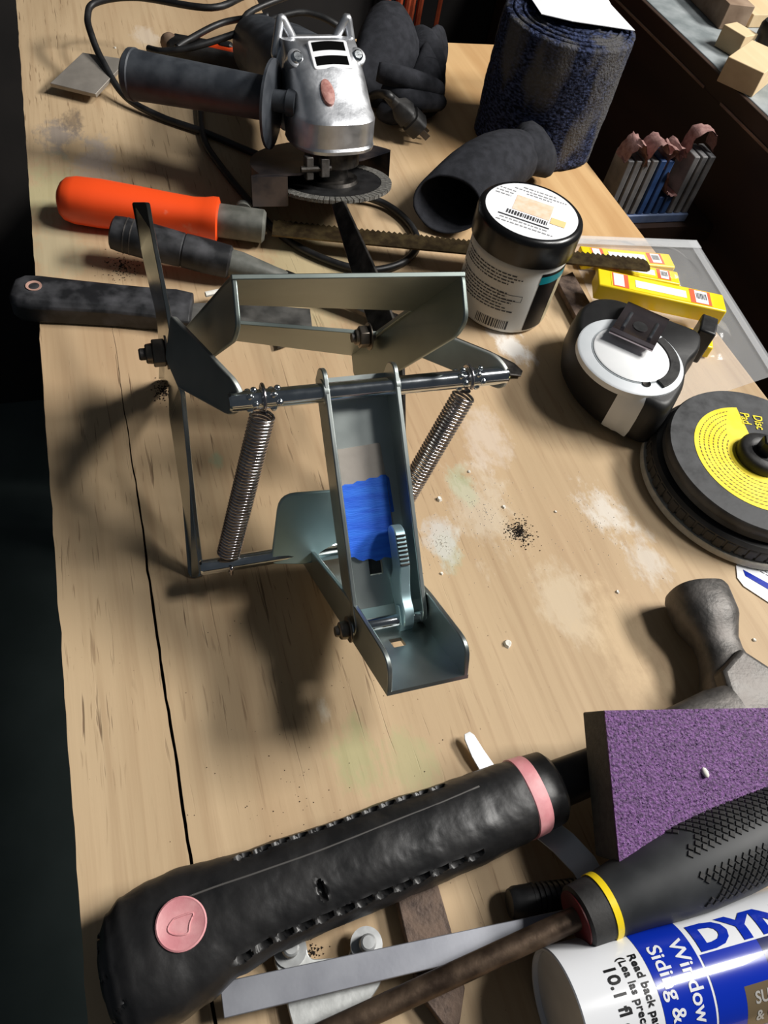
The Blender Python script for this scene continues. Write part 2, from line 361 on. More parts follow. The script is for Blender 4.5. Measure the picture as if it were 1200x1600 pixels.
topo = mk('plywood_top', prism(pts, (0, 0, 18)), ply, bench, smooth=0)
topo.location = (0, 0, 0)
frame_m = mat('rough_brown_lumber', srgb(92, 70, 50), srgb(120, 92, 66), rough=.85, scale=30, stretch=(1, .2, 1))
for x0, x1, y0, y1 in ((-30, 8, -280, 870), (417, 455, -280, 870), (8, 417, -280, -242), (8, 417, 832, 870)):
    mk('apron', box(W0, x0, x1, y0, y1, -110, -18.2), frame_m, bench)
for x in (-20, 375):
    for y in (-270, 790): mk('leg', box(W0, x, x + 70, y, y + 70, -880, -110), frame_m, bench)

# side counter on the right
ct = thing('side_counter', 'dark brown counter with grey top beside the workbench', 'counter', (850, 600, -880))
mk('carcass', box(W0, 640, 1150, -400, 1240, -880, 50), darkwood, ct, bevel=1.5)
mk('counter_top', box(W0, 640, 1150, -400, 1240, 50, 65), greytop, ct, bevel=1.0)
mk('front_lip', box(W0, 634, 640, -400, 1240, 44, 64.5), darkwood, ct, bevel=1.0)
for (a, b_) in (((985, 0), (1122, 145)), ((1144, 170), (1230, 278))):
    pa, pb = at(*a, 40), at(*b_, 40); y0, y1 = pa.y, pb.y
    mk('scuffed_edge', box(W0, 632.5, 634, y1, y0, 44, 47), scuff, ct, bevel=.5)
mk('lower_ledge', box(W0, 500, 639, 600, 660, -72, -52), darkwood, ct)

def woodblock(u, v, z, rot, lx, ly, lz, m, label):
    p = at(u, v, z); Fr = frame((p.x, p.y, 65.3), (math.cos(rot), math.sin(rot), 0))
    return tag(mk('wood_block', box(Fr, 0, lx, 0, ly, 0, lz), m, bevel=.8), label, 'wood block', 'wood blocks on the side counter')
woodblock(1122, 46, 65, -.08, 34, 90, 26, block_d, 'large dusty brown wood block at the back of the counter')
woodblock(1148, 92, 65, .35, 24, 30, 22, block_m, 'small pine block with rounded corner between the other counter blocks')
woodblock(1174, 153, 65, .62, 70, 40, 24, block_m, 'pale pine block nearest the front of the counter')
woodblock(1168, 44, 65, .1, 110, 70, 14, block_m, 'light pine offcut lying behind the black knob on the counter')
kp = at(1198, 74, 75)
kn = lathe([(5, 0), (6, 1), (6, 10), (16, 14), (17, 20), (17, 30), (15, 34), (4, 35)], frame((kp.x, kp.y, 65.3), (1, 0, 0)), 24)
tag(mk('black_knob', kn, blk, bevel=0), 'round black knob standing among the wood blocks on the counter', 'knob')

# things hanging beyond the far end of the bench
def hang(u, v, label, r, z0, z1, m, n=3):
    p = at(u, v, -80); o = thing('hanging_cord', label, 'cord', (p.x, p.y + 60, z0), 'rust orange cords behind the bench')
    for k in range(n):
        x = p.x + (k - (n - 1) / 2) * r * 2.6
        mk('strand', tube(spline([(x, p.y + 60, z1), (x + random.uniform(-6, 6), p.y + 62, (z0 + z1) / 2), (x + random.uniform(-4, 4), p.y + 60, z0)], 6), r, 8), m, o)
    mk('cord_tie', tube([(p.x - r * 4, p.y + 60, z1 - 30), (p.x + r * 4, p.y + 60, z1 - 30)], r * 1.4, 8), blk, o)
hang(636, 20, 'pair of rust orange cords hanging behind the gloves', 6, -300, 160, orange_c, 2)
hang(672, 22, 'thick rust orange cord bundle hanging behind the bench end', 5, -300, 160, orange_c, 3)
hang(716, 14, 'single rust orange cord hanging nearest the blue roll', 5, -300, 160, orange_c, 1)
bp_ = at(760, 20, -120)
bx = thing('storage_bin', 'dark storage bin standing on the floor behind the bench end', 'bin', (bp_.x, 1060, -880))
mk('bin_body', loft([rnd([V((80, 960, z)), V((640, 960, z)), V((640, 1180, z)), V((80, 1180, z))], 40) for z in (-880, -260)], True), blk, bx, bevel=3)
mk('bin_rim', loft([rnd([V((72, 952, z)), V((648, 952, z)), V((648, 1188, z)), V((72, 1188, z))], 40) for z in (-258, -232)], True), blk_rub, bx, bevel=3)

# ================================================================ spring linkage in the middle
mech = thing('spring_linkage', 'zinc plated steel spring linkage with two coil springs, taped centre arm and chrome rod', 'mechanism', (85, 240, 0))
TH = 2.6
def side(dx):
    o = [(316, 903, .3), (300, 760, 40), (286, 612, 76), (280, 603, 79), (275, 560, 86), (262, 480, 93), (240, 370, 98), (231, 316, 99), (209, 316, 92), (230, 422, 78), (249, 498, 66), (252, 560, 40), (251, 592, .3), (266, 600, .3), (268, 650, 52), (288, 780, 22), (298, 903, .3)]
    return plate(rnd([at(*p) + V((dx, 0, 0)) for p in o], [5, 20, 4, 2, 6, 20, 20, 2, 2, 20, 10, 5, 3, 3, 6, 6, 5], 4), TH)
mk('side_plate', side(0), zincs, mech, bevel=.5)
sp2 = [(519, 320, 92), (538, 314, 99), (592, 430, 94), (630, 540, 84), (632, 600, 70), (634, 840, .3), (618, 842, .3), (600, 600, 60), (575, 500, 76), (552, 430, 82)]
mk('side_plate', plate(rnd([at(*p) for p in sp2], [2, 2, 10, 10, 6, 4, 4, 10, 10, 6], 4), TH), dark_steel, mech, bevel=.5)
# left bolt and nut
bp0 = at(268, 550, 84)
bf = frame((bp0.x - 2, bp0.y, bp0.z), (0, 1, 0), (-1, 0, 0))
nut = mk('lock_nut', merge(lathe([(9, 0), (9, 1.2)], bf, 24), hexnut(bf, 7.6, 1.2, 8), lathe([(5.6, 8), (5.2, 11), (4.6, 11.6)], bf, 20)), nut_m, mech, bevel=.3)
mk('bolt_thread', lathe([(3.2, -3), (3.2, 14.2), (2.6, 15)], bf, 16), forged, nut)
bf2 = frame((bp0.x + 112, bp0.y, bp0.z), (0, 1, 0), (-1, 0, 0))
nut = mk('lock_nut', merge(lathe([(8, 0), (8, 1)], bf2, 24), hexnut(bf2, 6.5, 1, 7), lathe([(4.8, 7), (4.4, 9)], bf2, 20)), nut_m, mech, bevel=.3)
mk('bolt_thread', lathe([(2.8, -3), (2.8, 11)], bf2, 16), forged, nut)
# arms carrying the chrome rod
armL = rnd([at(270, 492, 109), at(366, 592, 128), at(382, 622, 122), at(366, 652, 110), at(282, 606, 92), at(262, 560, 86)], [3, 8, 8, 8, 3, 3])
mk('lever_arm', plate(armL, 3), zinc_arm, mech, bevel=.6)
armR = rnd([at(640, 500, 104), at(778, 556, 128), at(797, 582, 124), at(787, 610, 114), at(637, 549, 90)], [3, 10, 9, 9, 3])
mk('lever_arm', plate(armR, 3), zinc_arm, mech, bevel=.6)
ROD = (245.6, 120.0)
rf = frame((44, ROD[0], ROD[1]), (0, 1, 0), (1, 0, 0))
mk('chrome_rod', lathe([(3.8, -1), (4.6, 0), (4.6, 139), (3.8, 140)], rf, 28), chrome, mech)
for x in (53.5, 64.5, 158, 167.5):
    g = []
    for k in range(7):
        a = k * 2 * math.pi / 7 + .2
        g.append(ball((x + (1.2 if k % 2 else -1.2), ROD[0] + 4.4 * math.cos(a), ROD[1] + 4.4 * math.sin(a)), 1.75, 10, 7))
    mk('crimp', merge(*g), chrome, mech, smooth=180)
# lower rod
lf = frame((24, 218, 27), (0, 1, 0), (1, 0, 0))
mk('lower_rod', lathe([(3.4, -1), (4.2, 0), (4.2, 112), (3.6, 113)], lf, 24), chrome, mech)
# springs
def coil(top, bot, name='coil_spring'):
    top, bot = V(top), V(bot); d = (bot - top); Lh = d.length; Fr = frame(top, V((1, 0, 0)).cross(d), d)
    turns = 46; R_ = 5.6; wire = .72; n = turns * 14; path = []
    # top hook around the rod
    c = V((top.x, ROD[0], ROD[1]))
    st = fp(Fr, 0, 0, 0)
    hook = [c + V((.6 - 1.2 * k / 22, 0, 0)) + (V((0, math.sin(k / 22 * 5.4 - .6), 0)) + V((0, 0, -math.cos(k / 22 * 5.4 - .6)))) * 6.6 for k in range(22, -1, -1)]
    for i in range(n + 1):
        a = 2 * math.pi * i / 14; path.append(fp(Fr, R_ * math.cos(a), R_ * math.sin(a), 1 + (Lh - 2) * i / n))
    s = mk(name, tube(path, wire, 6), spring_m, mech, smooth=180)
    mk('hook', tube(hook + [fp(Fr, R_ * .5, 0, .5), fp(Fr, R_, 0, 1)], .95, 8), spring_m, s, smooth=180)
    cb = V((bot.x, 218, 27))
    hk = [cb + V((.6 * k / 16, 6 * math.sin(k / 16 * 4.9 + .5), 6 * math.cos(k / 16 * 4.9 + .5))) for k in range(17)]
    mk('hook', tube([fp(Fr, R_, 0, Lh - 1)] + hk, .95, 8), spring_m, s, smooth=180)
coil((59, 245, 111), (38, 220, 32))
coil((162.5, 244, 111), (128, 222, 34))

# centre channel arm: U profile, web behind, flanges forward
A0 = V((0, 249, 131)); A1 = V((0, 153.5, 54)); ad = (A1 - A0).normalized(); an = V((0, -ad.z, ad.y)); an = an if an.z > 0 else -an
AL = (A1 - A0).length
FA = (V((105.5, A0.y, A0.z)), ad, V((1, 0, 0)), an)   # a along the arm, b sideways, c toward the viewer
def flange(b0, b1):
    o = rnd([fp(FA, 0, b0, 0), fp(FA, AL, b0, 0), fp(FA, AL + 6, b0, -8), fp(FA, AL + 2, b0, -17), fp(FA, 2, b0, -17), fp(FA, -3, b0, -8)], [8, 7, 5, 1, 1, 6])
    return prism(o, (b1 - b0, 0, 0))
chn = mk('channel_flange', flange(-18.6, -16.2), zinc, mech, bevel=.5)
mk('channel_flange', flange(16.2, 18.6), zinc, mech, bevel=.5)
def web_with_hole():
    g = [box(FA, 2, 92, -16.2, 16.2, -17, -15), box(FA, 92, 101, -16.2, -4, -17, -15), box(FA, 92, 101, 3, 16.2, -17, -15), box(FA, 101, 117, -16.2, 16.2, -17, -15)]
    return merge(*g)
web = mk('channel_web', web_with_hole(), zinc, mech)
mk('rod_bushing', merge(lathe([(6.6, 0), (6.6, 2.5), (4.8, 2.5)], frame((86.4, *ROD), (0, 1, 0), (1, 0, 0)), 24)), zinc, mech, bevel=.3)
mk('rod_bushing', merge(lathe([(6.6, 0), (6.6, 2.5), (4.8, 2.5)], frame((122, *ROD), (0, 1, 0), (1, 0, 0)), 24)), zinc, mech, bevel=.3)
# packing card and blue tape lying inside the channel
cardp = [fp(FA, 37, -15.6, -14.4), fp(FA, 36, 9, -14.4), fp(FA, 60, 10.5, -14.4), fp(FA, 84, 11, -14.4), fp(FA, 88, -15.6, -14.4)]
mk('packing_card', prism(cardp, an * 1.2), card, web, bevel=.1)
tp = []
for k in range(13):
    t = k / 12; tp.append((55 + .5 * math.sin(k * 2.1) - 3 * t, -15.9 + 25.6 * t))
bt = []
for k in range(13):
    t = k / 12; bt.append((93 + .8 * math.sin(k * 1.7) + 2 * math.sin(t * 3) - 4 * t, 10.2 - 26 * t))
mk('blue_tape', prism([fp(FA, a, b, -13.1) for a, b in tp + bt], an * .35), bluetape, web, bevel=0)
# tape wrapped up the card edge
mk('blue_tape', prism([fp(FA, 52, 9.7, -13), fp(FA, 71, 10.4, -13), fp(FA, 71, 12.5, -15), fp(FA, 54, 12, -15)], an * .3), bluetape, web)
# latch lever inside the channel
lv = [(76, -5), (79, 1.5), (96, 3), (104, 0), (112, -2), (119, 1), (127, -2), (128, -12), (118, -13), (112, -16), (104, -15), (98, -9), (92, -9), (78, -10)]
lever = mk('latch_lever', prism(rnd([fp(FA, a, 6.2, c) for a, c in lv], 2.5, 3), (5.4, 0, 0)), zincb, mech, bevel=.6)
for k in range(8):
    mk('thumb_rib', box((fp(FA, 81 + k * 2.0, 6.6, 1.9 + k * .16), FA[1], FA[2], FA[3]), 0, 1.0, 0, 4.6, -.6, .7), dark_steel, lever, bevel=.2)
mk('latch_hook', prism(rnd([fp(FA, a, 5.2, c) for a, c in ((116, -3), (126, -3), (131, -9), (133, -18), (128, -18), (126, -10), (116, -9))], 1.2, 3), (7, 0, 0)), zincb, lever, bevel=.4)
mk('latch_slot', merge(box(FA, 92.5, 100.5, -3.6, 2.6, -16.9, -16.4)), blk, web)
# pivot pin with bolt head at the outside
pp = fp(FA, AL + 1, 0, -7)
pf = frame((72, pp.y, pp.z), (0, 1, 0), (1, 0, 0))
mk('pivot_pin', lathe([(3, 10), (3.2, 11), (3.2, 54), (2.8, 55)], pf, 20), chrome, mech)
bh = mk('bolt_head', merge(lathe([(6.6, 12.6), (6.6, 13.6)], pf, 24), lathe([(3.2, 8.0), (4.4, 8.8), (4.7, 11), (4.4, 12.8)], pf, 20)), nut_m, mech, bevel=.3)
mk('bolt_tip', lathe([(2.4, 6.2), (2.8, 7), (2.8, 9)], pf, 12), nut_m, bh)
# lower U bracket
P1, P2, P3, P4 = V((90.8, 117.4, 60)), V((130.5, 117.3, 60)), V((120.5, 222, 11)), V((80.5, 222, 11))
bn = (P2 - P1).cross(P4 - P1).normalized(); bn = bn if bn.z > 0 else -bn
def rect_hole():
    d = (P4 - P1); xx = (P2 - P1)
    q = lambda s, t: P1 + xx * s + d * t
    g = []
    ts = [0, .245, .30, 1]; ss = [0, .10, .30, .40, .56, 1]
    holes = {(1, 1), (3, 1)}
    for i in range(len(ss) - 1):
        for j in range(len(ts) - 1):
            if (i, j) in holes: continue
            g.append(prism([q(ss[i], ts[j]), q(ss[i + 1], ts[j]), q(ss[i + 1], ts[j + 1]), q(ss[i], ts[j + 1])], -bn * 2.2))
    return merge(*g)
mk('bracket_web', rect_hole(), zinc, mech)
def bflange(Pa, Pb, h0, h1, sgn):
    d = (Pb - Pa)
    o = rnd([Pa - bn * 2.2, Pa + bn * h0, Pa + d * .36 + bn * h0 * 1.12, Pb + bn * h1, Pb - bn * 2.2], [2, 9, 8, 3, 1])
    return prism(o, (sgn * 2.4, 0, 0))
mk('bracket_flange', bflange(P1, P4, 18, 13, 1), zinc, mech, bevel=.5)
mk('bracket_flange', bflange(P2, P3, 18, 13, -1), zinc, mech, bevel=.5)
bpz = rnd([at(423, 880, 26), at(436, 772, 62), at(545, 764, 62), V((133, 232, 62)), V((128, 224, 20)), at(545, 868, 22), at(474, 880, 24)], [3, 9, 2, 8, 2, 1, 1])
mk('bracket_back_plate', plate(bpz, 2.2), zincb, mech, bevel=.5)
# upper U bracket with a window in its back web
U1, U2 = at(362, 437, 165), at(728, 432, 165); ux = (U2 - U1)
ua, ub = at(303, 503, 84) - U1, at(596, 527, 84) - U2
un = ux.cross((ua + ub) / 2).normalized(); un = un if un.y < 0 else -un
q = lambda s, t: U1 + ux * s + (ua * (1 - s) + ub * s) * t
def uweb():
    g = []
    for s0, s1, t0, t1 in ((0, 1, 0, .52), (0, 1, .97, 1.42), (0, .04, .52, .97), (.96, 1, .52, .97)):
        g.append(prism([q(s0, t0), q(s1, t0), q(s1, t1), q(s0, t1)], -un * 2.4))
    return merge(*g)
mk('frame_web', uweb(), zinc_dull, mech, bevel=.4)
for s, sg in ((0, 1), (1, -1)):
    o = rnd([q(s, 0) - un * 2.4, q(s, 0) + un * 20, q(s, .10) + un * 25, q(s, 1.2) + un * 25, q(s, 1.42) + un * 12, q(s, 1.42) - un * 2.4], [5, 5, 6, 6, 4, 2])
    mk('frame_flange', prism(o, ux.normalized() * (2.4 * sg)), zinc_dull, mech, bevel=.6)

# ================================================================ angle grinder
gc = at(518, 283, 30); ta = math.radians(14)
gz = V((-.03, math.sin(ta), math.cos(ta))).normalized(); gx = V((.995, .1, 0)); gx = (gx - gz * gx.dot(gz)).normalized(); gy = gz.cross(gx)
G = (gc, gx, gy, gz)
gr = thing('angle_grinder', 'angle grinder with silver gear head, black side handle and cutting disc', 'angle grinder', (gc.x, gc.y + 40, 0))
def gsec(s, f, b, wd, e=2.6, n=36):
    o = []
    for k in range(n):
        a = 2 * math.pi * k / n; c, q_ = math.cos(a), math.sin(a)
        cy = (f + b) / 2; hy = (b - f) / 2
        ee = 2.2 if q_ < 0 else 5
        o.append(fp(G, wd * math.copysign(abs(c) ** (2 / 3.0), c), cy + hy * math.copysign(abs(q_) ** (2 / ee), q_), s))
    return o
head = mk('gear_head', loft([gsec(27, -26, 28, 28), gsec(28.5, -30, 34, 31.5), gsec(31, -31, 36, 32.5), gsec(33, -30, 36, 32), gsec(50, -31, 38, 33), gsec(53, -29, 40, 32.5), gsec(56, -24, 41, 32), gsec(70, -12, 42, 31), gsec(82, 0, 43, 30), gsec(92, 12, 43, 29.5), gsec(96, 20, 43, 29)]), cast_alu, gr, smooth=28)
# vents on the sloping top face
def slope(x, t):   # t 0..1 along the slope from s=58 to s=94
    s = 58 + 36 * t; f = -22.5 + 37 * t
    return fp(G, x, f, s)
sn = (slope(1, 0) - slope(0, 0)).cross(slope(0, 1) - slope(0, 0)).normalized(); sn = sn if sn.y < 0 else -sn
mk('vent_panel', prism(rnd([slope(-15, .62) - sn * 2, slope(17, .62) - sn * 2, slope(17, 1.08) - sn * 2, slope(-15, 1.08) - sn * 2], 3), sn * 3.4), mat('lamp_sheen_cast_panel', srgb(226, 227, 230), rough=.5, metal=.5), head, bevel=.8)  # pale, less metallic colour paints the ceiling lamp's reflection onto the casting
slot_m = mat('vent_dark', srgb(8, 8, 8), rough=.95, spec=.05)
for t in (.68, .90):
    mk('vent_slot', prism([slope(-12 + k * 2.6, t + .02 * math.sin(k / 10 * 3.14)) + sn * .9 for k in range(11)] + [slope(14 - k * 2.6, t + .135 + .02 * math.sin(k / 10 * 3.14)) + sn * .9 for k in range(11)], sn * .8), slot_m, head, smooth=0)
mk('spindle_lock_button', loft([[slope(-9 + r_ * math.cos(a) * .9, .28 + r_ * math.sin(a) * .035) + sn * hh for a in [2 * math.pi * k / 18 for k in range(18)]] for r_, hh in ((6, -1), (5.6, 2), (4, 3))]), mat('worn_red_button', srgb(150, 92, 84), srgb(200, 150, 140), rough=.6, scale=200), head, smooth=40)
# rear flange with triangular ears and screws
mk('rear_flange', loft([rnd([fp(G, -31, y, 30), fp(G, 31, y, 30), fp(G, 33, y, 84), fp(G, 24, y, 97), fp(G, -24, y, 97), fp(G, -33, y, 84)], 6) for y in (36, 43)]), cast_alu, head, bevel=1)
for sx in (-1, 1):
    tri = [fp(G, sx * 33, 40, 82), fp(G, sx * 27, 40, 110), fp(G, sx * 17, 40, 94)]
    mk('ear_loop', merge(tube(rnd(tri, 4) + [rnd(tri, 4)[0]], 3.4, 8)), cast_alu, head, smooth=60)
    b0 = fp(G, sx * 24.5, 16, 84)
    mk('screw_boss', lathe([(7.5, -6), (7, 5), (5.5, 6)], (b0, gx, gz.cross(gx) * .6 + gz * .8, (gz * .6 - gy * .8).normalized()), 20), cast_alu, head, smooth=40)
    mk('screw', merge(lathe([(4.4, 5), (4.2, 7.5), (3, 8.4)], (b0, gx, gz.cross(gx) * .6 + gz * .8, (gz * .6 - gy * .8).normalized()), 16), box((b0, gx, gz.cross(gx) * .6 + gz * .8, (gz * .6 - gy * .8).normalized()), -3, 3, -.5, .5, 8, 8.7)), chrome, head)
# motor body, dark, running back
MF = (fp(G, 0, 43, 62), gy, -gx, gz)
mk('motor_body', loft([xring(MF, x, r, r2, 28, e=2.4) for x, r, r2 in ((0, 31, 30), (8, 31, 31), (14, 33, 32), (80, 32, 31), (95, 27, 27), (150, 25, 26), (162, 20, 20))]), slate, gr)
# side handle
h0 = fp(G, -31, 6, 58); hd = (at(203, 116, 74) - h0).normalized(); HF = frame(h0, hd)
mk('handle_boss', loft([xring(HF, x, r, r, 24) for x, r in ((-4, 10), (3, 9.5), (4, 8.2), (14, 7.6), (17, 7.6))]), slate, gr)
HL = (at(203, 116, 74) - h0).length
hg = mk('side_handle', loft([xring(HF, x, r, r, 28) for x, r in ((16, 8), (18, 15), (24, 15.5), (60, 16.2), (HL - 16, 17.4), (HL - 5, 18), (HL - 4, 18.8), (HL, 18.4), (HL + 2, 16), (HL + 3, 8))]), slate, gr)
mk('handle_flange', loft([xring(HF, x, ry, rz, 36, oz=-4) for x, ry, rz in ((14, 26, 29), (15, 29, 32), (17, 29, 32), (18, 26, 29))]), slate, hg)
# spindle collar, guard, disc
mk('spindle_collar', lathe([(21, 14), (22, 15), (22, 27), (20, 28)], G, 32), dark_steel, gr, bevel=.4)
gcl = mk('guard_clamp', merge(box(G, -19, -12, -27, -20, 12, 26), box(G, -30, -24, -24, -16, 10, 27)), forged, gr, bevel=.8)
mk('clamp_screw', tube([fp(G, -34, -22, 18), fp(G, -10, -24, 18)], 2.6, 10), dark_steel, gcl)
gp = []
for k in range(25):
    a = math.radians(8 + 172 * k / 24 + 12); gp.append((66 * math.cos(a), 62 * math.sin(a)))
top_p = [fp(G, x, y, 13) for x, y in gp] + [fp(G, -72, -16, 13), fp(G, -34, -20, 13), fp(G, 30, 4, 13)]
gdm = mat('blued_guard_steel', srgb(66, 68, 78), srgb(120, 108, 104), rough=.32, rough2=.5, metal=.9, scale=50)
guard = mk('wheel_guard', prism(top_p, gz * 1.6), gdm, gr)
sk = [(66 * math.cos(a), 62 * math.sin(a)) for a in [math.radians(20 + 172 * k / 24) for k in range(25)]] + [(-72, -16), (-46, -22)]
mk('guard_skirt', loft([[fp(G, x * r_, y * r_, s) for x, y in sk] for r_, s in ((1.0, 13.5), (1.0, -9), (.97, -9), (.97, 13.5), (1.0, 13.5))], caps=False, closed=False), gdm, guard)
disc = mk('cutting_disc', lathe([(3, -1), (42, -.9), (42, .9), (3, 1)], G, 60), blk, gr)
teeth = []
for k in range(64):
    a0, a1 = 2 * math.pi * k / 64, 2 * math.pi * (k + .84) / 64
    teeth.append(prism([fp(G, r_ * math.cos(a), r_ * math.sin(a), -1.3) for r_, a in ((41, a0), (49.5, a0), (49.5, a1), (41, a1))], gz * 2.6))
mk('diamond_rim', merge(*teeth), diamond, disc, smooth=0)
mk('arbor_flange', lathe([(22, 1), (21, 3.5), (14, 4), (13, 14)], G, 32), dark_steel, disc)
# power cord with plug
def cord(name, pts, r=3.1, parent=gr): return mk(name, tube(spline(pts, 9), r, 10), blk, parent, smooth=180)
tail = fp(MF, 160, 0, 0)
cord('power_cord', [tail, tail + V((0, 40, 10)), at(500, -25, 60), at(395, -10, 60), at(330, 12, 60), at(215, -4, 52), at(150, 4, 46), at(137, 26, 40), at(143, 55, 34), at(160, 95, 22), at(195, 150, 8), at(250, 182, 4), at(315, 205, 4), at(370, 228, 4), at(418, 248, 4)])
cord('power_cord', [at(560, 80, 40), at(530, 42, 64), at(480, 20, 70), at(430, 28, 66), at(370, 52, 54), at(300, 74, 44), at(255, 80, 38), at(232, 76, 34)])
cord('power_cord', [at(420, 25, 50), at(350, 35, 40), at(295, 62, 36), at(276, 74, 34)])
cord('power_cord', [at(312, 150, 6), at(318, 215, 4), at(345, 260, 4), at(395, 320, 4), at(440, 368, 4), at(500, 402, 4), at(570, 422, 4), at(625, 412, 4), at(652, 385, 4), at(640, 350, 4), at(600, 318, 5), at(540, 300, 8)])
pl0 = at(604, 148, 40); pl1 = at(640, 184, 22); PF = frame(pl0, pl1 - pl0)
plg = mk('power_plug', loft([xring(PF, x, ry, rz, 16, e=4) for x, ry, rz in ((0, 4, 4), (12, 5, 5), (18, 11, 9), (27, 13, 10), (28, 11, 8), (31, 11, 8), (32, 13, 10), (44, 13, 10), (45, 10, 8))]), blk_rub, gr)
for s in (-5, 5): mk('plug_prong', box(PF, 45, 56, s - .7, s + .7, -3, 3), forged, plg)
cord('power_cord', [at(556, 176, 6), at(582, 150, 22), pl0, fp(PF, 8, 0, 0)], 4)

# grey square plate leaning on the cord
sq = [at(79, 133, 9), at(150, 150, 9), at(200, 96, 20), at(130, 85, 20)]
tag(mk('steel_plate', plate(sq, 4), mat('dull_grey_plate', srgb(142, 136, 128), srgb(160, 153, 144), rough=.55, metal=.35, scale=60, bump=.05), bevel=.4), 'square dull grey metal plate propped on the black cord', 'plate')

# orange and black utility knife lying behind the grinder handle
uk = thing('utility_knife', 'orange and black utility knife half hidden behind the grinder handle', 'knife', at(330, 95, 0))
u0, u1 = at(265, 70, 14), at(405, 100, 16); UF = frame(u0, u1 - u0); ul = (u1 - u0).length
mk('knife_body', loft([xring(UF, x, ry, rz, 16, e=3.5) for x, ry, rz in ((0, 9, 7), (4, 12, 9), (ul * .5, 13, 10), (ul, 12, 10))]), blk_rub, uk)
mk('knife_inlay', loft([xring(UF, x, ry, rz, 16, oz=4, e=3.5) for x, ry, rz in ((ul * .42, 7, 5), (ul * .46, 9, 7.5), (ul * .8, 9, 7.5), (ul * .84, 6, 5))]), orange, uk)
mk('knife_slider', loft([xring(UF, x, ry, rz, 12, oz=10, e=3) for x, ry, rz in ((ul * .55, 3, 2), (ul * .58, 5, 4), (ul * .68, 5, 4), (ul * .71, 3, 2))]), blk, uk)
mk('knife_end_cap', ball(u0 + V((0, 0, 2)), 9, 14, 8), block_d, uk, smooth=180)

# ================================================================ gloves
def cloth_loft(name, secs, parent, n=28, amp=2.0, seed=0, hollow=True, sub=1):
    """secs: (centre, axis a, axis b) rings of cloth"""
    S = []
    for i, (c, a, b) in enumerate(secs):
        rr = []
        for k in range(n):
            t = 2 * math.pi * k / n; p = V(c) + V(a) * math.cos(t) + V(b) * math.sin(t)
            d = noise.noise(V((p.x * .03 + seed, p.y * .03, p.z * .03))) * amp * 1.6 + noise.noise(V((p.x * .09 + seed, p.y * .09, p.z * .09))) * amp * .6
            rr.append(p + (p - V(c)).normalized() * d)
        S.append(rr)
    if hollow:
        inner = [[S[i][k] + (V(secs[i][0]) - S[i][k]).normalized() * 3.0 for k in range(n)] for i in range(len(S) - 1)]
        S = list(reversed(inner)) + S
        S = S[::-1]
        g = loft(S, caps=False)
        m = len(g[0]); g[1].append(tuple(range(n - 1, -1, -1)))
        return mk(name, g, cloth, parent, smooth=180, sub=sub)
    return mk(name, loft(S), cloth, parent, smooth=180, sub=sub)
gl = thing('work_glove', 'black knit glove with wide open cuff beside the white jar', 'glove', at(740, 290, 0))
def crossring(c, n, ru, rv):
    n = V(n).normalized(); u = V((0, 0, 1)).cross(n).normalized(); v_ = n.cross(u); return (c, u * ru, v_ * rv)
cloth_loft('cuff', [crossring(at(699, 322, 24), (.45, .75, -.45), 29, 25), crossring(at(712, 305, 27), (.5, .8, -.3), 30, 27), crossring(at(738, 280, 30), (.6, .75, -.1), 30, 28), crossring(at(775, 255, 32), (.8, .6, 0), 30, 27), crossring(at(812, 240, 28), (.95, .3, 0), 26, 24), crossring(at(838, 242, 22), (1, 0, 0), 16, 18)], gl, amp=3.0, seed=3)
cloth_loft('palm', [(at(800, 235, 34), V((4, 26, 0)), V((0, 0, 18))), (at(835, 225, 34), V((2, 30, 2)), V((0, 0, 20))), (at(852, 246, 24), V((2, 20, 0)), V((0, 0, 18))), (at(866, 256, 18), V((1, 9, 0)), V((0, 0, 10)))], gl, amp=3, seed=8, hollow=False)
g2 = thing('work_glove', 'crumpled black knit glove heaped behind the grinder head', 'glove', at(640, 130, 0))
cloth_loft('palm', [(at(600, 150, 18), V((34, 8, 0)), V((0, 4, 16))), (at(605, 105, 34), V((42, 10, 0)), V((0, 10, 30))), (at(606, 70, 42), V((38, 8, 0)), V((0, 12, 34))), (at(600, 36, 40), V((22, 4, 0)), V((0, 8, 26)))], g2, amp=4, seed=1, hollow=False)
cloth_loft('thumb', [(at(640, 60, 46), V((10, 0, 10)), V((0, 16, 4))), (at(660, 74, 40), V((12, 0, 14)), V((0, 22, 6))), (at(676, 110, 26), V((14, 0, 16)), V((0, 22, 8))), (at(664, 150, 12), V((18, 0, 8)), V((0, 14, 10)))], g2, amp=3, seed=5, hollow=False)
cloth_loft('cuff', [(at(690, 75, 34), V((10, 4, 0)), V((0, 12, 18))), (at(676, 85, 34), V((12, 6, 0)), V((0, 16, 24))), (at(668, 130, 22), V((24, 8, 0)), V((0, 12, 22))), (at(660, 175, 10), V((26, 4, 0)), V((0, 8, 10)))], g2, amp=3, seed=11)
for k, (a, b, c_) in enumerate((((590, 112, 46), (640, 125, 44), (690, 142, 30)), ((600, 140, 30), (645, 156, 30), (692, 160, 20)), ((596, 168, 16), (612, 178, 14), (640, 170, 14)))):
    mk('finger', tube(spline([at(*a), at(*b), at(*c_)], 6), [8, 9, 9.5, 10, 10, 10, 10, 10, 10, 9.5, 9, 8, 5], 12), cloth, g2, smooth=180)

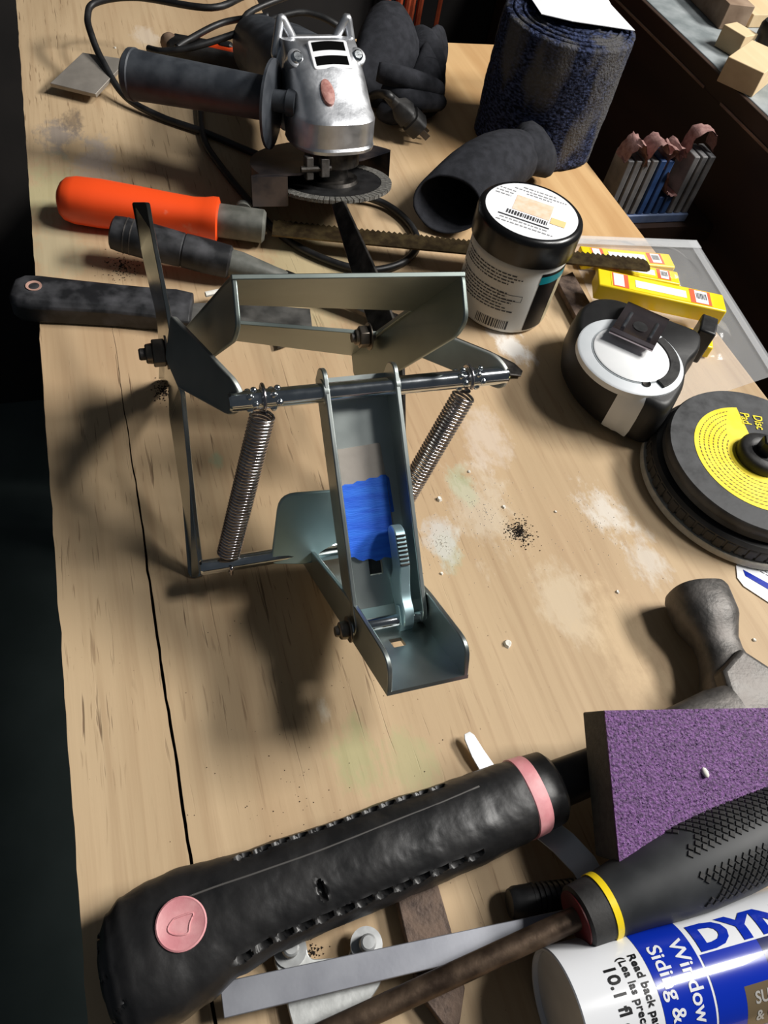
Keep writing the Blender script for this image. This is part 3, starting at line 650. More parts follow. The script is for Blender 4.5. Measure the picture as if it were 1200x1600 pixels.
# ================================================================ blue roll with paper on top
RC = V((432, 684, 0)); rl = thing('abrasive_roll', 'thick blue nonwoven abrasive roll standing on end with paper on top', 'roll', RC)
RR, RH = 62.0, 113.0
RF = (RC, V((1, 0, 0)), V((0, 1, 0)), V((0, 0, 1)))
def rr_(t, z):
    return RR + 1.6 * noise.noise(V((math.cos(t) * 2, math.sin(t) * 2, z * .03))) + .9 * noise.noise(V((math.cos(t) * 14, math.sin(t) * 14, z * .16)))
rings = []
for z in [0, 2] + list(range(6, 111, 4)) + [RH - 1.5, RH]:
    rings.append([fp(RF, (rr_(2 * math.pi * k / 120, z) - (2.5 if z in (0, RH) else 0)) * math.cos(2 * math.pi * k / 120), (rr_(2 * math.pi * k / 120, z) - (2.5 if z in (0, RH) else 0)) * math.sin(2 * math.pi * k / 120), z + .2) for k in range(120)])
mk('outer_wrap', loft(rings), roll_m, rl, smooth=60)
# spiral layers proud of the top
sp_ = []
for k in range(160):
    t = k / 160 * 2 * math.pi * 5; r_ = 12 + 46 * k / 160
    sp_.append(fp(RF, r_ * math.cos(t), r_ * math.sin(t), RH + .4))
mk('spiral_edge', tube(sp_, 1.6, 6), roll_m, rl, smooth=180)
pz = RH + 5
tag(mk('paper_sheet', plate([at(822, -14, pz), at(846, 22, pz + 3), at(893, 33, pz + 2), at(940, 40, pz), at(992, 48, pz - 1), at(955, 8, pz), at(935, -30, pz), at(850, -40, pz)], .5), paper, smooth=0), 'folded sheet of white paper lying on the blue roll', 'paper')

# ================================================================ slotted rack of sanding sheets
r1 = at(1078, 346, -51).x - 6; ry_ = 622; RZ = -10
rk = thing('sanding_rack', 'slotted grey and blue plastic rack holding worn red sanding sheets', 'rack', (r1 - 60, ry_, -52))
rx0 = 500
mk('rack_base', box(W0, rx0, r1, ry_ - 14, ry_ + 18, -51.8, -42), rack_blue, rk, bevel=1.2)
ns = 11; stp = (r1 - rx0) / ns
for k in range(ns):
    x = rx0 + k * stp
    tall = 18 if (k < 6) else (-22 if k < 8 else 22)
    m_ = grey_bar if k in (0, 1, 2, 3, 8, 9, 10) else blue_bar
    mk('slat', box(W0, x + 1.2, x + stp - 1.4, ry_ - 12, ry_ + 14, -42, tall), m_, rk, bevel=1.0)
def curled(poly, y0, y1, seed):
    """a strip of abrasive sheet bent along the profile poly (x, z), running from y0 to y1"""
    r_ = random.Random(seed); P_ = spline([V((x, 0, z)) for x, z in poly], 4); rows_ = []
    for y in (y0, (y0 * 2 + y1) / 3, (y0 + 2 * y1) / 3, y1):
        rows_.append([V((p.x + r_.uniform(-.8, .8), y + r_.uniform(-1.2, 1.2), p.z + r_.uniform(-1.5, 1.5))) for p in P_])
    g = loft(rows_, caps=False, closed=False); off = V((.3, -.3, .8)); n_ = len(g[0])
    g2 = loft([[p + off for p in r2] for r2 in rows_], caps=False, closed=False)
    mk('sanding_sheet', merge(g, g2), redpaper, rk, smooth=50)
curled([(rx0 - 4, 16), (rx0 + 2, 30), (rx0 + 10, 36), (rx0 + 18, 24), (rx0 + 24, 12)], ry_ - 14, ry_ + 8, 1)
curled([(rx0 + 20, 14), (rx0 + 26, 32), (rx0 + 36, 36), (rx0 + 44, 24), (rx0 + 50, 30), (rx0 + 58, 20)], ry_ - 14, ry_ + 8, 2)
curled([(rx0 + 46, 8), (rx0 + 52, 22), (rx0 + 60, 30), (rx0 + 66, 22)], ry_ - 12, ry_ + 12, 3)
curled([(rx0 + 6 * stp - 4, 6), (rx0 + 6 * stp + 4, -14), (rx0 + 7 * stp, -20), (rx0 + 8 * stp, -21)], ry_ - 14, ry_ + 10, 4)
curled([(r1 - 38, 12), (r1 - 34, 24), (r1 - 30, 42), (r1 - 16, 44), (r1 - 6, 38), (r1 - 3, 24)], ry_ - 6, ry_ + 10, 5)
# ================================================================ orange handled saw
sw = thing('hand_saw', 'narrow saw with bright orange plastic handle, grey collar and long toothed blade', 'saw', at(220, 340, 0))
s0, s1 = at(92, 309, 17), at(342, 344, 16); SF = frame(s0, s1 - s0); sl = (s1 - s0).length
hs = [(0, 8, 8), (1.5, 12, 11), (5, 15.5, 14), (12, 17.5, 15.5), (30, 18, 16), (55, 17, 15), (80, 15, 14), (98, 14, 13.5), (106, 15.5, 14), (112, 16.5, 15.5), (116, 16.5, 15.5), (117, 14, 13)]
hs = [(x * sl / 117, a, b) for x, a, b in hs]
mk('handle', loft([xring(SF, x, a, b, 32, e=2.5) for x, a, b in hs]), orange, sw, smooth=60)
cl_ = mk('collar', loft([xring(SF, x, a, b, 24, e=3) for x, a, b in ((sl - 2, 11, 10.5), (sl + 1, 12, 11), (sl + 34, 12, 11), (sl + 36, 10, 9))]), collar_m, sw)
mk('collar_screw', lathe([(7, 0), (7, 5), (5, 7)], (fp(SF, sl + 18, 10, 4), SF[1], SF[3], SF[2]), 16), collar_m, cl_)
mk('collar_hole', lathe([(1.8, 0), (1.8, .4)], (fp(SF, sl + 26, -5.5, 9.7), SF[1], SF[2], SF[3]), 12), blk, cl_)
b0, b1 = at(426, 356, 14), at(1008, 416, 22); BF = frame(b0, b1 - b0); bl = (b1 - b0).length
bo = []
nt_ = 70
for k in range(nt_):
    x = bl * k / nt_; bo += [(x, 11.0), (x + bl / nt_ * .55, 8.2)]
bo += [(bl, 9.5), (bl + 3, 6), (bl + 4, 0), (bl + 3, -5), (bl, -7)] + [(0, -10.5)]
mk('saw_blade', prism([fp(BF, x, y, -.6) for x, y in bo], BF[3] * 1.4), brass, sw, smooth=0)

# ================================================================ black handled pry tool
pt = thing('pry_tool', 'black handled tool with tapered dark ferrule and long flat shaft', 'hand tool', at(300, 400, 0))
a0, a1 = at(174, 362, 26), at(361, 410, 16); AF = frame(a0, a1 - a0); al = (a1 - a0).length
mk('handle', loft([xring(AF, x * al / 96, r, r * .95, 24, e=2.6) for x, r in ((0, 9), (1.5, 11.2), (8, 12), (30, 12.5), (56, 11.8), (57, 11.0), (58, 11.8), (75, 12), (94, 11.4), (96, 9.5))]), blk_dusty, pt)
mk('handle_band', merge(*[loft([xring(AF, x, 12.4, 11.8, 24, e=2.6), xring(AF, x + .8, 12.4, 11.8, 24, e=2.6)]) for x in (10, 14.5)]), forged, pt)
e1 = at(815, 584, 3); a2 = at(445, 440, 9)
mk('ferrule', loft([xring(AF, al - 1, 10, 9.4, 20), xring(AF, al + 8, 10, 9, 20), xring(AF, al + 34, 6, 4.5, 20), xring(AF, al + 46, 4.5, 3.2, 20)]), collar_m, pt)
a3 = fp(AF, al + 40, 0, 0)
AF2 = frame(a3, e1 - a3); l2 = (e1 - a3).length
mk('shaft', loft([xring(AF2, x * l2, ry, rz, 16, e=4) for x, ry, rz in ((0, 5, 3.4), (.3, 6, 3), (.6, 8.5, 2.4), (.85, 9.5, 1.8), (.96, 7.5, 1.3), (1, 3, .8))]), dark_steel, pt)

# ================================================================ painter's scraper with black handle
pk = thing('painters_scraper', 'flat black handled scraper with hanging hole and notched steel blade', 'scraper', at(160, 470, 0))
k0, k1 = at(20, 462, 9), at(300, 486, 9); KF = frame(k0, k1 - k0); kl = (k1 - k0).length
secs = []
for x, wd, hh in ((0, 7, 6), (2, 12, 8), (7, 16, 9), (16, 17, 9.3), (40, 15.5, 9.5), (70, 14.5, 9.5), (95, 15, 9), (kl - 12, 17, 8), (kl, 16, 6)):
    secs.append([fp(KF, x, wd * c, hh * s) for c, s in ((-1, -.75), (-.82, -1), (.82, -1), (1, -.75), (1, .55), (.72, .97), (-.72, .97), (-1, .55))])
hd_ = mk('handle', loft(secs), blk_dusty, pk, bevel=1.2)
mk('hanging_hole', lathe([(5.2, 0), (5.2, .9), (3.6, .6), (3.4, .2)], (fp(KF, 15, 1, 8.6), KF[1], KF[2], KF[3]), 20), mat('pinkish_hole_liner', srgb(170, 130, 116), srgb(190, 150, 136), rough=.7), pk)
bp2 = [(kl - 8, -9), (kl + 6, -16), (kl + 26, -24)] + [(kl + 44 + 17 * math.cos(math.radians(a)), -25 + 17 * math.sin(math.radians(a))) for a in range(180, -1, -15)] + [(kl + 66, -22), (kl + 86, -6), (kl + 84, 20), (kl + 30, 20), (kl + 6, 14), (kl - 8, 9)]
mk('blade', prism([fp(KF, x, y, -6.6 if x > kl + 20 else -3 - 3.6 * (x - kl + 8) / 28) for x, y in bp2], KF[3] * 1.4), mat('stained_scraper_steel', srgb(70, 70, 68), srgb(128, 126, 122), rough=.4, rough2=.7, metal=.8, scale=40, bump=.1), pk, smooth=0)
mk('plaster_stick', tube([fp(KF, kl + 8, 18, 1), fp(KF, kl + 20, 24, 1)], 2, 6), chip_m, pk)

# ================================================================ white jar with black lid
JC = V((294, 436, 0)); JF = (JC, V((1, 0, 0)), V((0, 1, 0)), V((0, 0, 1)))
jr = thing('plastic_jar', 'white plastic jar with black screw lid and round printed label', 'jar', JC)
mk('jar_body', lathe([(30, .2), (34, .6), (36.6, 3), (37, 6), (37, 57), (36, 60), (35, 61), (35, 68)], JF, 72), mat('jar_white', srgb(206, 206, 202), srgb(214, 214, 210), rough=.3, scale=30), jr, smooth=40)
lid = mk('jar_lid', lathe([(37.5, 62), (39.2, 63), (39.4, 66), (39.4, 80), (38.6, 83), (36.6, 84.6), (35.2, 84.8), (35, 84.2), (1, 84.2)], JF, 72), mat('gloss_black_lid', srgb(14, 14, 15), rough=.28), jr, smooth=40)
rib = []
mk('lid_label', lathe([(34.4, 84.3), (34.4, 84.6), (1, 84.6)], JF, 64), paper, lid)
def dashes(rows, fn, wmin, wmax, gap, h, seedv):
    rs = random.Random(seedv); g = []
    for (x0, x1, y) in rows:
        x = x0
        while x < x1:
            l_ = min(rs.uniform(wmin, wmax), x1 - x)
            if l_ > .3: g.append(map2d(rect2d(x, y, x + l_, y + h, 1.5), fn))
            x += l_ + gap
    return merge(*g)
# lid print: reading direction runs to the right and a little toward the viewer
lx = V((math.cos(-.62), math.sin(-.62), 0)); ly = V((-lx.y, lx.x, 0))
lidp = lambda x, y: JC + lx * x + ly * y + V((0, 0, 84.75))
mk('lid_print', dashes([(-12, 14, 26), (-18, 22, 22), (-8, 12, 18.5), (-28, -16, 17), (-30, -17, 13), (-30, -18, 9), (-22, 20, -24.6), (-20, 16, -20.5)], lidp, 1, 3.5, .8, 1.3, 2), mat('grey_print', srgb(150, 150, 152), rough=.6), lid, smooth=0, kind='stuff')
mk('lid_panel', merge(map2d(rect2d(-14, -6, 14, 14), lidp)), peach, lid, smooth=0)
lidp2 = lambda x, y: JC + lx * x + ly * y + V((0, 0, 84.85))
mk('lid_panel', map2d(rect2d(15, -9, 26, -1), lidp2), mat('pale_orange_print', srgb(250, 214, 150), rough=.6), lid, smooth=0)
mk('lid_barcode', dashes([(-17, 14, -13)], lidp2, .5, 1.6, .7, 5, 5), ink, lid, smooth=0)
mk('lid_barcode', map2d(rect2d(-22, -17, 16, -15.6), lidp2), ink, lid, smooth=0)
def jcyl(x, y, r=37.15):  # x arc length from the camera facing line, y height
    a = math.radians(-124) + x / r; return JC + V((r * math.cos(a), r * math.sin(a), y))
mk('front_label', map2d(rect2d(24.5, 5, 95, 57, 1.5), jcyl), ink_blk, jr, smooth=60)
mk('label_band', map2d(rect2d(24.5, 48, 52, 54.5, 1.5), lambda x, y: jcyl(x, y, 37.3)), teal, jr, smooth=60)
mk('label_picture', map2d(rect2d(44, 5.5, 60, 48, 1.5), lambda x, y: jcyl(x, y, 37.3)), mat('label_beige_print', srgb(150, 138, 110), srgb(196, 184, 152), rough=.4, scale=90), jr, smooth=60)
rows = [(-46 + 4 * math.sin(i), 6 + 5 * math.sin(i * 1.7), 53 - i * 2.6) for i in range(13) if i not in (4, 5)]
mk('fine_print', dashes(rows, lambda x, y: jcyl(x, y, 37.25), 1.2, 4.5, .8, 1.0, 9), ink, jr, smooth=0)
bx_ = [map2d(rect2d(*r_, 1), lambda x, y: jcyl(x, y, 37.25)) for r_ in ((-4, 37, 15, 37.4), (-4, 32, 15, 32.4), (-4, 32, -3.6, 37.4), (14.6, 32, 15, 37.4))]
mk('print_frame', merge(*bx_), ink, jr, smooth=0)
mk('barcode', dashes([(-15, 12, 5.5)], lambda x, y: jcyl(x, y, 37.25), .4, 1.6, .8, 8, 4), ink, jr, smooth=0)

# ================================================================ tape measure
TC = at(985, 552, 43)
tmz = 43.0
outl = [at(u, v, tmz) for u, v in ((906, 478), (930, 463), (962, 464), (1010, 482), (1052, 500), (1100, 517), (1096, 545), (1076, 562), (1072, 600), (1045, 640), (1004, 620), (962, 598), (925, 562), (903, 520))]
outl = rnd(outl, 10, 4); ctr = sum(outl, V((0, 0, 0))) / len(outl)
tm = thing('tape_measure', 'white and black tape measure lying flat with steel belt clip upward', 'tape measure', (ctr.x, ctr.y, 0))
def ts(k, z): return [V((ctr.x + (p.x - ctr.x) * k, ctr.y + (p.y - ctr.y) * k, z)) for p in outl]
mk('rubber_case', loft([ts(.93, 3.0), ts(1.0, 6), ts(1.035, 14), ts(1.035, 26), ts(1.01, 38), ts(.97, 42), ts(.92, tmz)]), mat('tape_case_black', srgb(18, 18, 19), srgb(28, 28, 29), rough=.5, scale=60, bump=.08), tm, smooth=50)
FC = at(986, 555, 45); FFr = (V((FC.x, FC.y, 0)), V((1, 0, 0)), V((0, 1, 0)), V((0, 0, 1)))
face = mk('face_plate', lathe([(38.5, 40), (38.5, 44.2), (37, 45.4), (1, 45.4)], FFr, 60), white_pl2, tm, smooth=40)
mk('face_disc', lathe([(27.5, 45), (27.5, 46.2), (26.5, 46.8), (1, 46.8)], FFr, 60), white_pl, face, smooth=40)
mk('face_groove', lathe([(28.6, 45.5), (28.6, 45.7), (27.7, 45.7), (27.7, 45.5)], FFr, 60, caps=False), mat('grey_seam', srgb(150, 156, 160), rough=.5), face)
arc = [fp(FFr, r_ * math.cos(a), r_ * math.sin(a), 45.6) for r_, rng in ((34.8, range(0, 15)), (27.5, range(14, -1, -1))) for a in [math.radians(-78 + 100 * k / 14) for k in rng]]
mk('rubber_arc', prism(arc, (0, 0, 1.6)), blk_rub, face, bevel=.4)
ib = min(range(len(outl)), key=lambda i: (outl[i] - at(986, 610, tmz)).length); wb = []
lev = ((.86, tmz + .6), (.92, tmz + .4), (.97, 42), (1.01, 38), (1.035, 26), (1.035, 14), (1.0, 6), (.95, 3.6))
pA, pB = at(972, 604, tmz), at(1010, 622, tmz)
for k_, z_ in lev:
    row = []
    for t_ in range(7):
        p_ = pA.lerp(pB, t_ / 6)
        # push the point out onto the outline of the case
        dr_ = V((p_.x - ctr.x, p_.y - ctr.y, 0)).normalized(); best = max(outl, key=lambda o2: V((o2.x - ctr.x, o2.y - ctr.y, 0)).normalized().dot(dr_))
        i_ = outl.index(best); rad = V((best.x - ctr.x, best.y - ctr.y, 0)).length
        row.append(V((ctr.x, ctr.y, 0)) + dr_ * (rad * k_ + .7) + V((0, 0, z_)))
    wb.append(row)
mk('white_band', loft(wb, caps=False, closed=False), white_pl2, tm, smooth=60)
mk('case_screw', lathe([(3, 0), (3, .8), (1.8, .2)], (at(1010, 600, 45.6), V((1, 0, 0)), V((0, 1, 0)), V((0, 0, 1))), 14), dark_steel, face)
cp = [at(980, 475, 49), at(1044, 503, 49), at(1014, 552, 52), at(950, 522, 52)]
CX = (cp[1] - cp[0]).normalized(); CY = (cp[3] - cp[0]).normalized()
cwid = (cp[1] - cp[0]).length; clen = (cp[3] - cp[0]).length; CO = cp[0]
clipp = lambda x, y, z: CO + CX * x + CY * y + V((0, 0, z))
prof = [(-5, -4), (-3.5, 0), (0, 2.4), (4, 3.0), (clen * .25, 2.2), (clen * .80, 1.2), (clen * .86, 2.6), (clen * .92, 1.2), (clen, 2.4)]
clip = mk('belt_clip', loft([[clipp(0, y, z) for y, z in prof] + [clipp(0, y, z - 1.1) for y, z in reversed(prof)], [clipp(cwid, y, z) for y, z in prof] + [clipp(cwid, y, z - 1.1) for y, z in reversed(prof)]]), mat('smoked_chrome', srgb(136, 126, 130), srgb(156, 146, 150), rough=.24, metal=1), tm, smooth=30)
mk('clip_hole', lathe([(5.4, 0), (5.4, .5), (1, .5)], (clipp(cwid * .52, clen * .52, 1.7), CX, V((0, 0, 1)).cross(CX), V((0, 0, 1))), 24), blk, clip)
mk('clip_rib', merge(tube([clipp(cwid * .2, clen * .28, 2.2), clipp(cwid * .2, clen * .72, 1.6)], 1.4, 8), tube([clipp(cwid * .82, clen * .28, 2.2), clipp(cwid * .82, clen * .72, 1.6)], 1.4, 8)), chrome, clip)
mk('tape_mouth', box(frame(at(1088, 530, 20), at(1100, 520, 20) - at(1060, 505, 20)), -4, 9, -10, 12, -14, 16), blk, tm, bevel=1.5)

# ================================================================ plastic bag and yellow blade cases
def bagz(x, y):
    p = V((x, y)); z = 1.2
    for (u, v, r_) in ((960, 412, 34), (1030, 425, 36), (1100, 530, 22)):
        q_ = at(u, v, 0); d = math.hypot(x - q_.x, y - q_.y) / r_
        z = max(z, 15 * max(0, 1 - max(0, d - .55) * 1.6))
    return z + (1.6 if z > 4 else .5) * noise.noise(V((x * .05, y * .05, 2)))
bc = [at(880, 372, 0), at(1086, 380, 0), at(1215, 585, 0), at(1010, 655, 0)]
nb = 30; gv = []; gf = []
for j in range(nb + 1):
    for i in range(nb + 1):
        a, b = i / nb, j / nb; p = bc[0] * (1 - a) * (1 - b) + bc[1] * a * (1 - b) + bc[2] * a * b + bc[3] * (1 - a) * b
        ed = min(a, b, 1 - a, 1 - b); k_ = min(1, ed * 8)
        gv.append(V((p.x, p.y, .8 + (bagz(p.x, p.y) - .4) * k_ + (.9 * math.sin(i * 1.9) * (1 - k_) if b < .12 else 0) + (1.2 if b < .12 else 0))))
for j in range(nb):
    for i in range(nb): gf.append((j * (nb + 1) + i, j * (nb + 1) + i + 1, (j + 1) * (nb + 1) + i + 1, (j + 1) * (nb + 1) + i))
bag = thing('plastic_bag', 'clear zip plastic bag lying under the yellow cases at the bench edge', 'bag', at(1060, 500, 0))
mk('top_film', (gv, gf), clear, bag, smooth=180)
mk('bottom_film', ([V((v_.x, v_.y, .5)) for v_ in (bc)], [(0, 1, 2, 3)]), clear, bag)
sd_ = (bc[2] - bc[1]).normalized(); si = V((-sd_.y, sd_.x, 0)); si = si if (bc[0] - bc[1]).dot(si) > 0 else -si
mk('side_seam', plate([bc[1] + V((0, 0, 2.6)), bc[2] + V((0, 0, 2.6)), bc[2] + si * 9 + V((0, 0, 2.6)), bc[1] + si * 9 + V((0, 0, 2.6))], .3), mat('clear_film_seam', (.9, .92, .95, 1), rough=.2, alpha=.16), bag)
mk('zip_strip', plate([bc[0] + V((0, 0, 3.2)), bc[1] + V((0, 0, 3.2)), bc[1] - (bc[1] - bc[2]).normalized() * 12 + V((0, 0, 3.2)), bc[0] - (bc[1] - bc[2]).normalized() * 12 + V((0, 0, 3.2))], .4), mat('white_film_strip', (.92, .94, .96, 1), rough=.2, alpha=.3), bag)
def ycase(p0, p1, wd, z0, h, label):
    L0 = (p1 - p0).length; Fr = frame((p0.x, p0.y, z0), (p1 - p0).xy.to_3d())
    t = thing('blade_case', label, 'case', (Fr[0] + Fr[1] * L0 / 2)[:], 'yellow blade cases on the plastic bag')
    mk('case_body', box(Fr, 0, L0, -wd, 0, 0, h), yellow, t, bevel=1.2)
    mk('case_label', box(Fr, L0 * .10, L0 * .90, -wd + 2.2, -2, h, h + .25), yellow_p, t)
    for xa, xb in ((.11, .235), (.72, .885)): mk('label_panel', box(Fr, L0 * xa, L0 * xb, -wd + 2.4, -2.2, h + .2, h + .4), red_p, t)
    for xa, xb, ya, yb in ((.12, .20, -wd + 3.4, -3), (.29, .69, -wd * .72, -wd * .30), (.76, .86, -wd + 3.4, -3)): mk('label_panel', box(Fr, L0 * xa, L0 * xb, ya, yb, h + .3, h + .5), paper, t)
    mk('label_print', dashes([(L0 * .77, L0 * .85, -wd * .62)], lambda x, y: fp(Fr, x, y, h + .6), .4, 1, .5, wd * .34, 3), ink, t, smooth=0)
    return t
ycase(at(934, 418, 31), at(1130, 460, 31), 22, 16.8, 14, 'yellow blade case lying on top of the bag next to the tape measure')
ycase(at(905, 385, 11), at(1045, 398, 11), 19, 1.0, 11, 'yellow blade case inside the bag beside the jar')
ycase(at(935, 402, 11), at(1058, 426, 11), 18, 1.0, 11, 'middle yellow blade case inside the bag under the saw tip')
ycase(at(990, 490, 11), at(1112, 522, 11), 19, 1.0, 11, 'lowest yellow blade case partly covered by the tape measure')
fb = [at(868, 440, 5), at(893, 428, 5), at(945, 520, 5), at(918, 535, 5)]
tag(mk('flat_bar', plate(fb, 5), rust_steel, bevel=.5), 'flat brown steel bar lying between jar and tape measure', 'bar')

# ================================================================ disc pad stack
DC = V((396, 231, 0)); DF = (DC, V((1, 0, 0)), V((0, 1, 0)), V((0, 0, 1)))
sd1 = mk('sanding_disc', lathe([(10, .3), (69, .3), (71.2, 2), (71.2, 5.5), (70.4, 6.5), (10, 6.5)], DF, 96), mat('grey_abrasive_disc', srgb(176, 172, 160), srgb(196, 190, 178), rough=.85, scale=200, bump=.3), smooth=40)
tag(sd1, 'grey sanding disc at the bottom of the disc stack', 'sanding disc')
wv = thing('flap_disc', 'black ribbed rubber backing disc with toothed rim under the labelled pad', 'disc', DC + V((0, 0, 6.6)))
mk('disc_body', lathe([(10, 6.8), (66, 6.8), (68.5, 9), (68.5, 16), (66.5, 18.2), (10, 18.2)], DF, 96), blk_rub, wv, smooth=40)
for k in range(60):
    a = 2 * math.pi * k / 60; er = V((math.cos(a), math.sin(a), 0)); et = V((-er.y, er.x, 0)); o_ = DC + er * 67.6
    mk('rim_tooth', box((o_, er, et, V((0, 0, 1))), 0, 1.5, -2.9, 2.9, 6.8 + 1.2 * math.sin(k * 2.3), 15), blk_rub, wv, bevel=.6)
pd = thing('disc_pad', 'black round disc pad with yellow printed label and raised hub', 'disc pad', DC + V((0, 0, 18)))
PZ = 31.0
mk('pad_body', lathe([(10, 18.4), (60, 18.4), (63, 20), (62, 23), (63.4, 25), (63.4, 29.5), (62.4, 31), (20, PZ), (1, PZ)], DF, 96), mat('scuffed_black_pad', srgb(40, 41, 43), srgb(74, 75, 77), rough=.5, rough2=.75, scale=80, bump=.1), pd, smooth=40)
ang = lambda u, v: math.atan2(at(u, v, PZ).y - DC.y, at(u, v, PZ).x - DC.x)
ya0, ya1 = ang(1148, 632), ang(1148, 632) + math.radians(205)
ysec = []
rows_y = 44
for j in range(9):
    r_ = 17 + 29 * j / 8
    ysec.append([fp(DF, r_ * math.cos(ya0 + (ya1 - ya0) * k / rows_y), r_ * math.sin(ya0 + (ya1 - ya0) * k / rows_y), PZ + .25) for k in range(rows_y + 1)])
mk('yellow_label', loft(ysec, caps=False, closed=False), mat('worn_yellow_label', srgb(244, 216, 30), srgb(252, 232, 70), rough=.5, scale=70), pd, smooth=0)
pol = lambda x, y: fp(DF, y * math.cos(ya0 + x / y), y * math.sin(ya0 + x / y), PZ + .45)
mk('label_print', dashes([(9 + i * 2, (ya1 - ya0) * (42 - i * 3.2) * .86, 42 - i * 3.2) for i in range(7)], pol, .6, 2.4, 1.3, .62, 13), mat('label_print_brown', srgb(110, 96, 40), rough=.6), pd, smooth=0)
tx = text2d('Disc', 9.5, .12); ty = text2d('Pad', 9.5, .12)
tp0 = at(1176, 648, PZ + .4); td = (at(1190, 692, PZ) - at(1178, 652, PZ)).normalized(); tn = V((-td.y, td.x, 0))
mk('pad_lettering', map2d(tx, lambda x, y: tp0 + td * x * .82 + tn * y + V((0, 0, .1))), yellow_p, pd, smooth=0)
tp1 = tp0 - tn * 9.5 - td * .5
mk('pad_lettering', map2d(ty, lambda x, y: tp1 + td * x * .82 + tn * y + V((0, 0, .1))), yellow_p, pd, smooth=0)
hb = mk('hub', lathe([(17, PZ - .5), (17.5, PZ + 1), (17, PZ + 6), (15, PZ + 8), (11, PZ + 8.4), (9, PZ + 7), (7, PZ + 7)], DF, 40), blk_rub, pd, smooth=40)
mk('hub_shaft', lathe([(7, PZ + 5), (7, PZ + 16), (6, PZ + 17)], DF, 6), blk, hb)
cc = thing('printed_card', 'white card with blue stripe sticking out from under the disc stack', 'card', at(1190, 905, 0))
mk('card_sheet', plate([at(1150, 884, .6), at(1152, 903, .6), at(1162, 916, .6), at(1232, 962, .6), at(1265, 905, .6), at(1170, 855, .6)], .5), paper, cc, smooth=0)
mk('blue_stripe', plate([at(1161, 890, 1.0), at(1165, 900, 1.0), at(1240, 944, 1.0), at(1238, 932, 1.0)], .2), tube_blue, cc, smooth=0)
mk('card_print', dashes([(0, 40, 0), (0, 38, 3)], lambda x, y: at(1172, 884, 1.05) + (at(1240, 922, 0) - at(1172, 884, 0)).normalized() * x + V((0, y, 0)), 2, 5, 1, .7, 4), ink, cc, smooth=0)

# ================================================================ hammer
hm = thing('hammer', 'claw hammer with worn black rubber grip, pink band and pink disc', 'hammer', (60, 62, 0))
q0, q1 = at(205, 1490, 21), at(845, 1236, 25)
HFm = frame(q0, q1 - q0); hl = (q1 - q0).length
gs = [(-12, 8, 7, -5), (-10.5, 16, 11, -5), (-6, 22, 14, -4.5), (0, 25.5, 15.5, -4), (12, 26.5, 16, -3), (24, 25.5, 16, -1.5), (38, 22.5, 16.5, 0), (55, 20.5, 17, .5), (80, 20, 17.5, .2), (110, 20, 18, 0), (140, 19.6, 18, -.5), (hl - 18, 18.6, 17.5, 0), (hl - 12, 18, 17, 0)]
gsm = []
for i in range(len(gs) - 1):
    m_ = max(4, int((gs[i + 1][0] - gs[i][0]) / .8))
    for k in range(m_):
        t = k / m_; t2 = t * t * (3 - 2 * t); gsm.append(tuple(gs[i][m] + (gs[i + 1][m] - gs[i][m]) * (t if m == 0 else t2) for m in range(4)))
gsm.append(gs[-1])
def gsurf(x, ang_):
    g0 = max((g for g in gsm if g[0] <= x), key=lambda g: g[0]); g1 = min((g for g in gsm if g[0] >= x), key=lambda g: g[0])
    t = 0 if g1[0] == g0[0] else (x - g0[0]) / (g1[0] - g0[0]); wy, wz, oy = [g0[m] + (g1[m] - g0[m]) * t for m in (1, 2, 3)]
    c, s = math.cos(ang_), math.sin(ang_)
    return fp(HFm, x, oy + wy * math.copysign(abs(c) ** (2 / 2.3), c), wz * math.copysign(abs(s) ** (2 / 2.3), s)), (HFm[2] * c * wz + HFm[3] * s * wy).normalized()
slits = []
for row, x0, x1, n0 in ((math.radians(36), 50, hl - 50, 12), (math.radians(141), 40, hl - 46, 13)):
    for k in range(n0):
        p, n_ = gsurf(x0 + (x1 - x0) * k / (n0 - 1), row)
        e_ = (HFm[1] + HFm[2] * .22).normalized(); e_ = (e_ - n_ * e_.dot(n_)).normalized(); slits.append((p, n_, e_, n_.cross(e_)))
tp_, tn_ = gsurf(76, math.radians(108)); te_ = (HFm[2] - tn_ * HFm[2].dot(tn_)).normalized(); slits.append((tp_, tn_, (te_ * 1.0 + HFm[1] * .25).normalized(), HFm[1]))
NG = 128; grip_r = []
for x, wy, wz, oy in gsm:
    rr = xring(HFm, x, wy, wz, NG, oy=oy, e=2.3); cpt = fp(HFm, x, oy, 0); out = []
    near = [s_ for s_ in slits if abs((s_[0] - cpt).dot(HFm[1])) < 6]
    for p in rr:
        dr = (p - cpt).normalized()
        o = .6 * noise.noise(p * .05) + .3 * noise.noise(p * .16) + .10 * noise.noise(p * .6)
        for c_, n_, e_, t_ in near:
            d = p - c_
            if d.dot(n_) < -6: continue
            u2 = (d.dot(e_) / 4.0) ** 2 + (d.dot(t_) / 1.7) ** 2
            if u2 < 1.0: o -= 3.4 * min(1, (1 - u2) * 2.2)
            elif u2 < 2.2: o += .45 * (1 - (u2 - 1) / 1.2)
        if x < -4:                                    # frayed, cracked butt end
            cr_ = abs(noise.noise(p * .11 + V((4, 2, 1))))
            if cr_ < .06: o -= 1.6 * (1 - cr_ / .06)
        out.append(p + dr * o)
    grip_r.append(out)
grip = mk('rubber_grip', loft(grip_r), grip_m, hm, smooth=60)
# fine mould lines along the grip
for a_, r_ in ((math.radians(64), .22),):
    mk('mould_line', tube([gsurf(x, a_ + .12 * math.sin(x * .02))[0] for x in range(24, int(hl) - 30, 4)], r_ + .25, 6), mat('worn_rubber_line', srgb(80, 78, 76), rough=.6), grip, smooth=180)
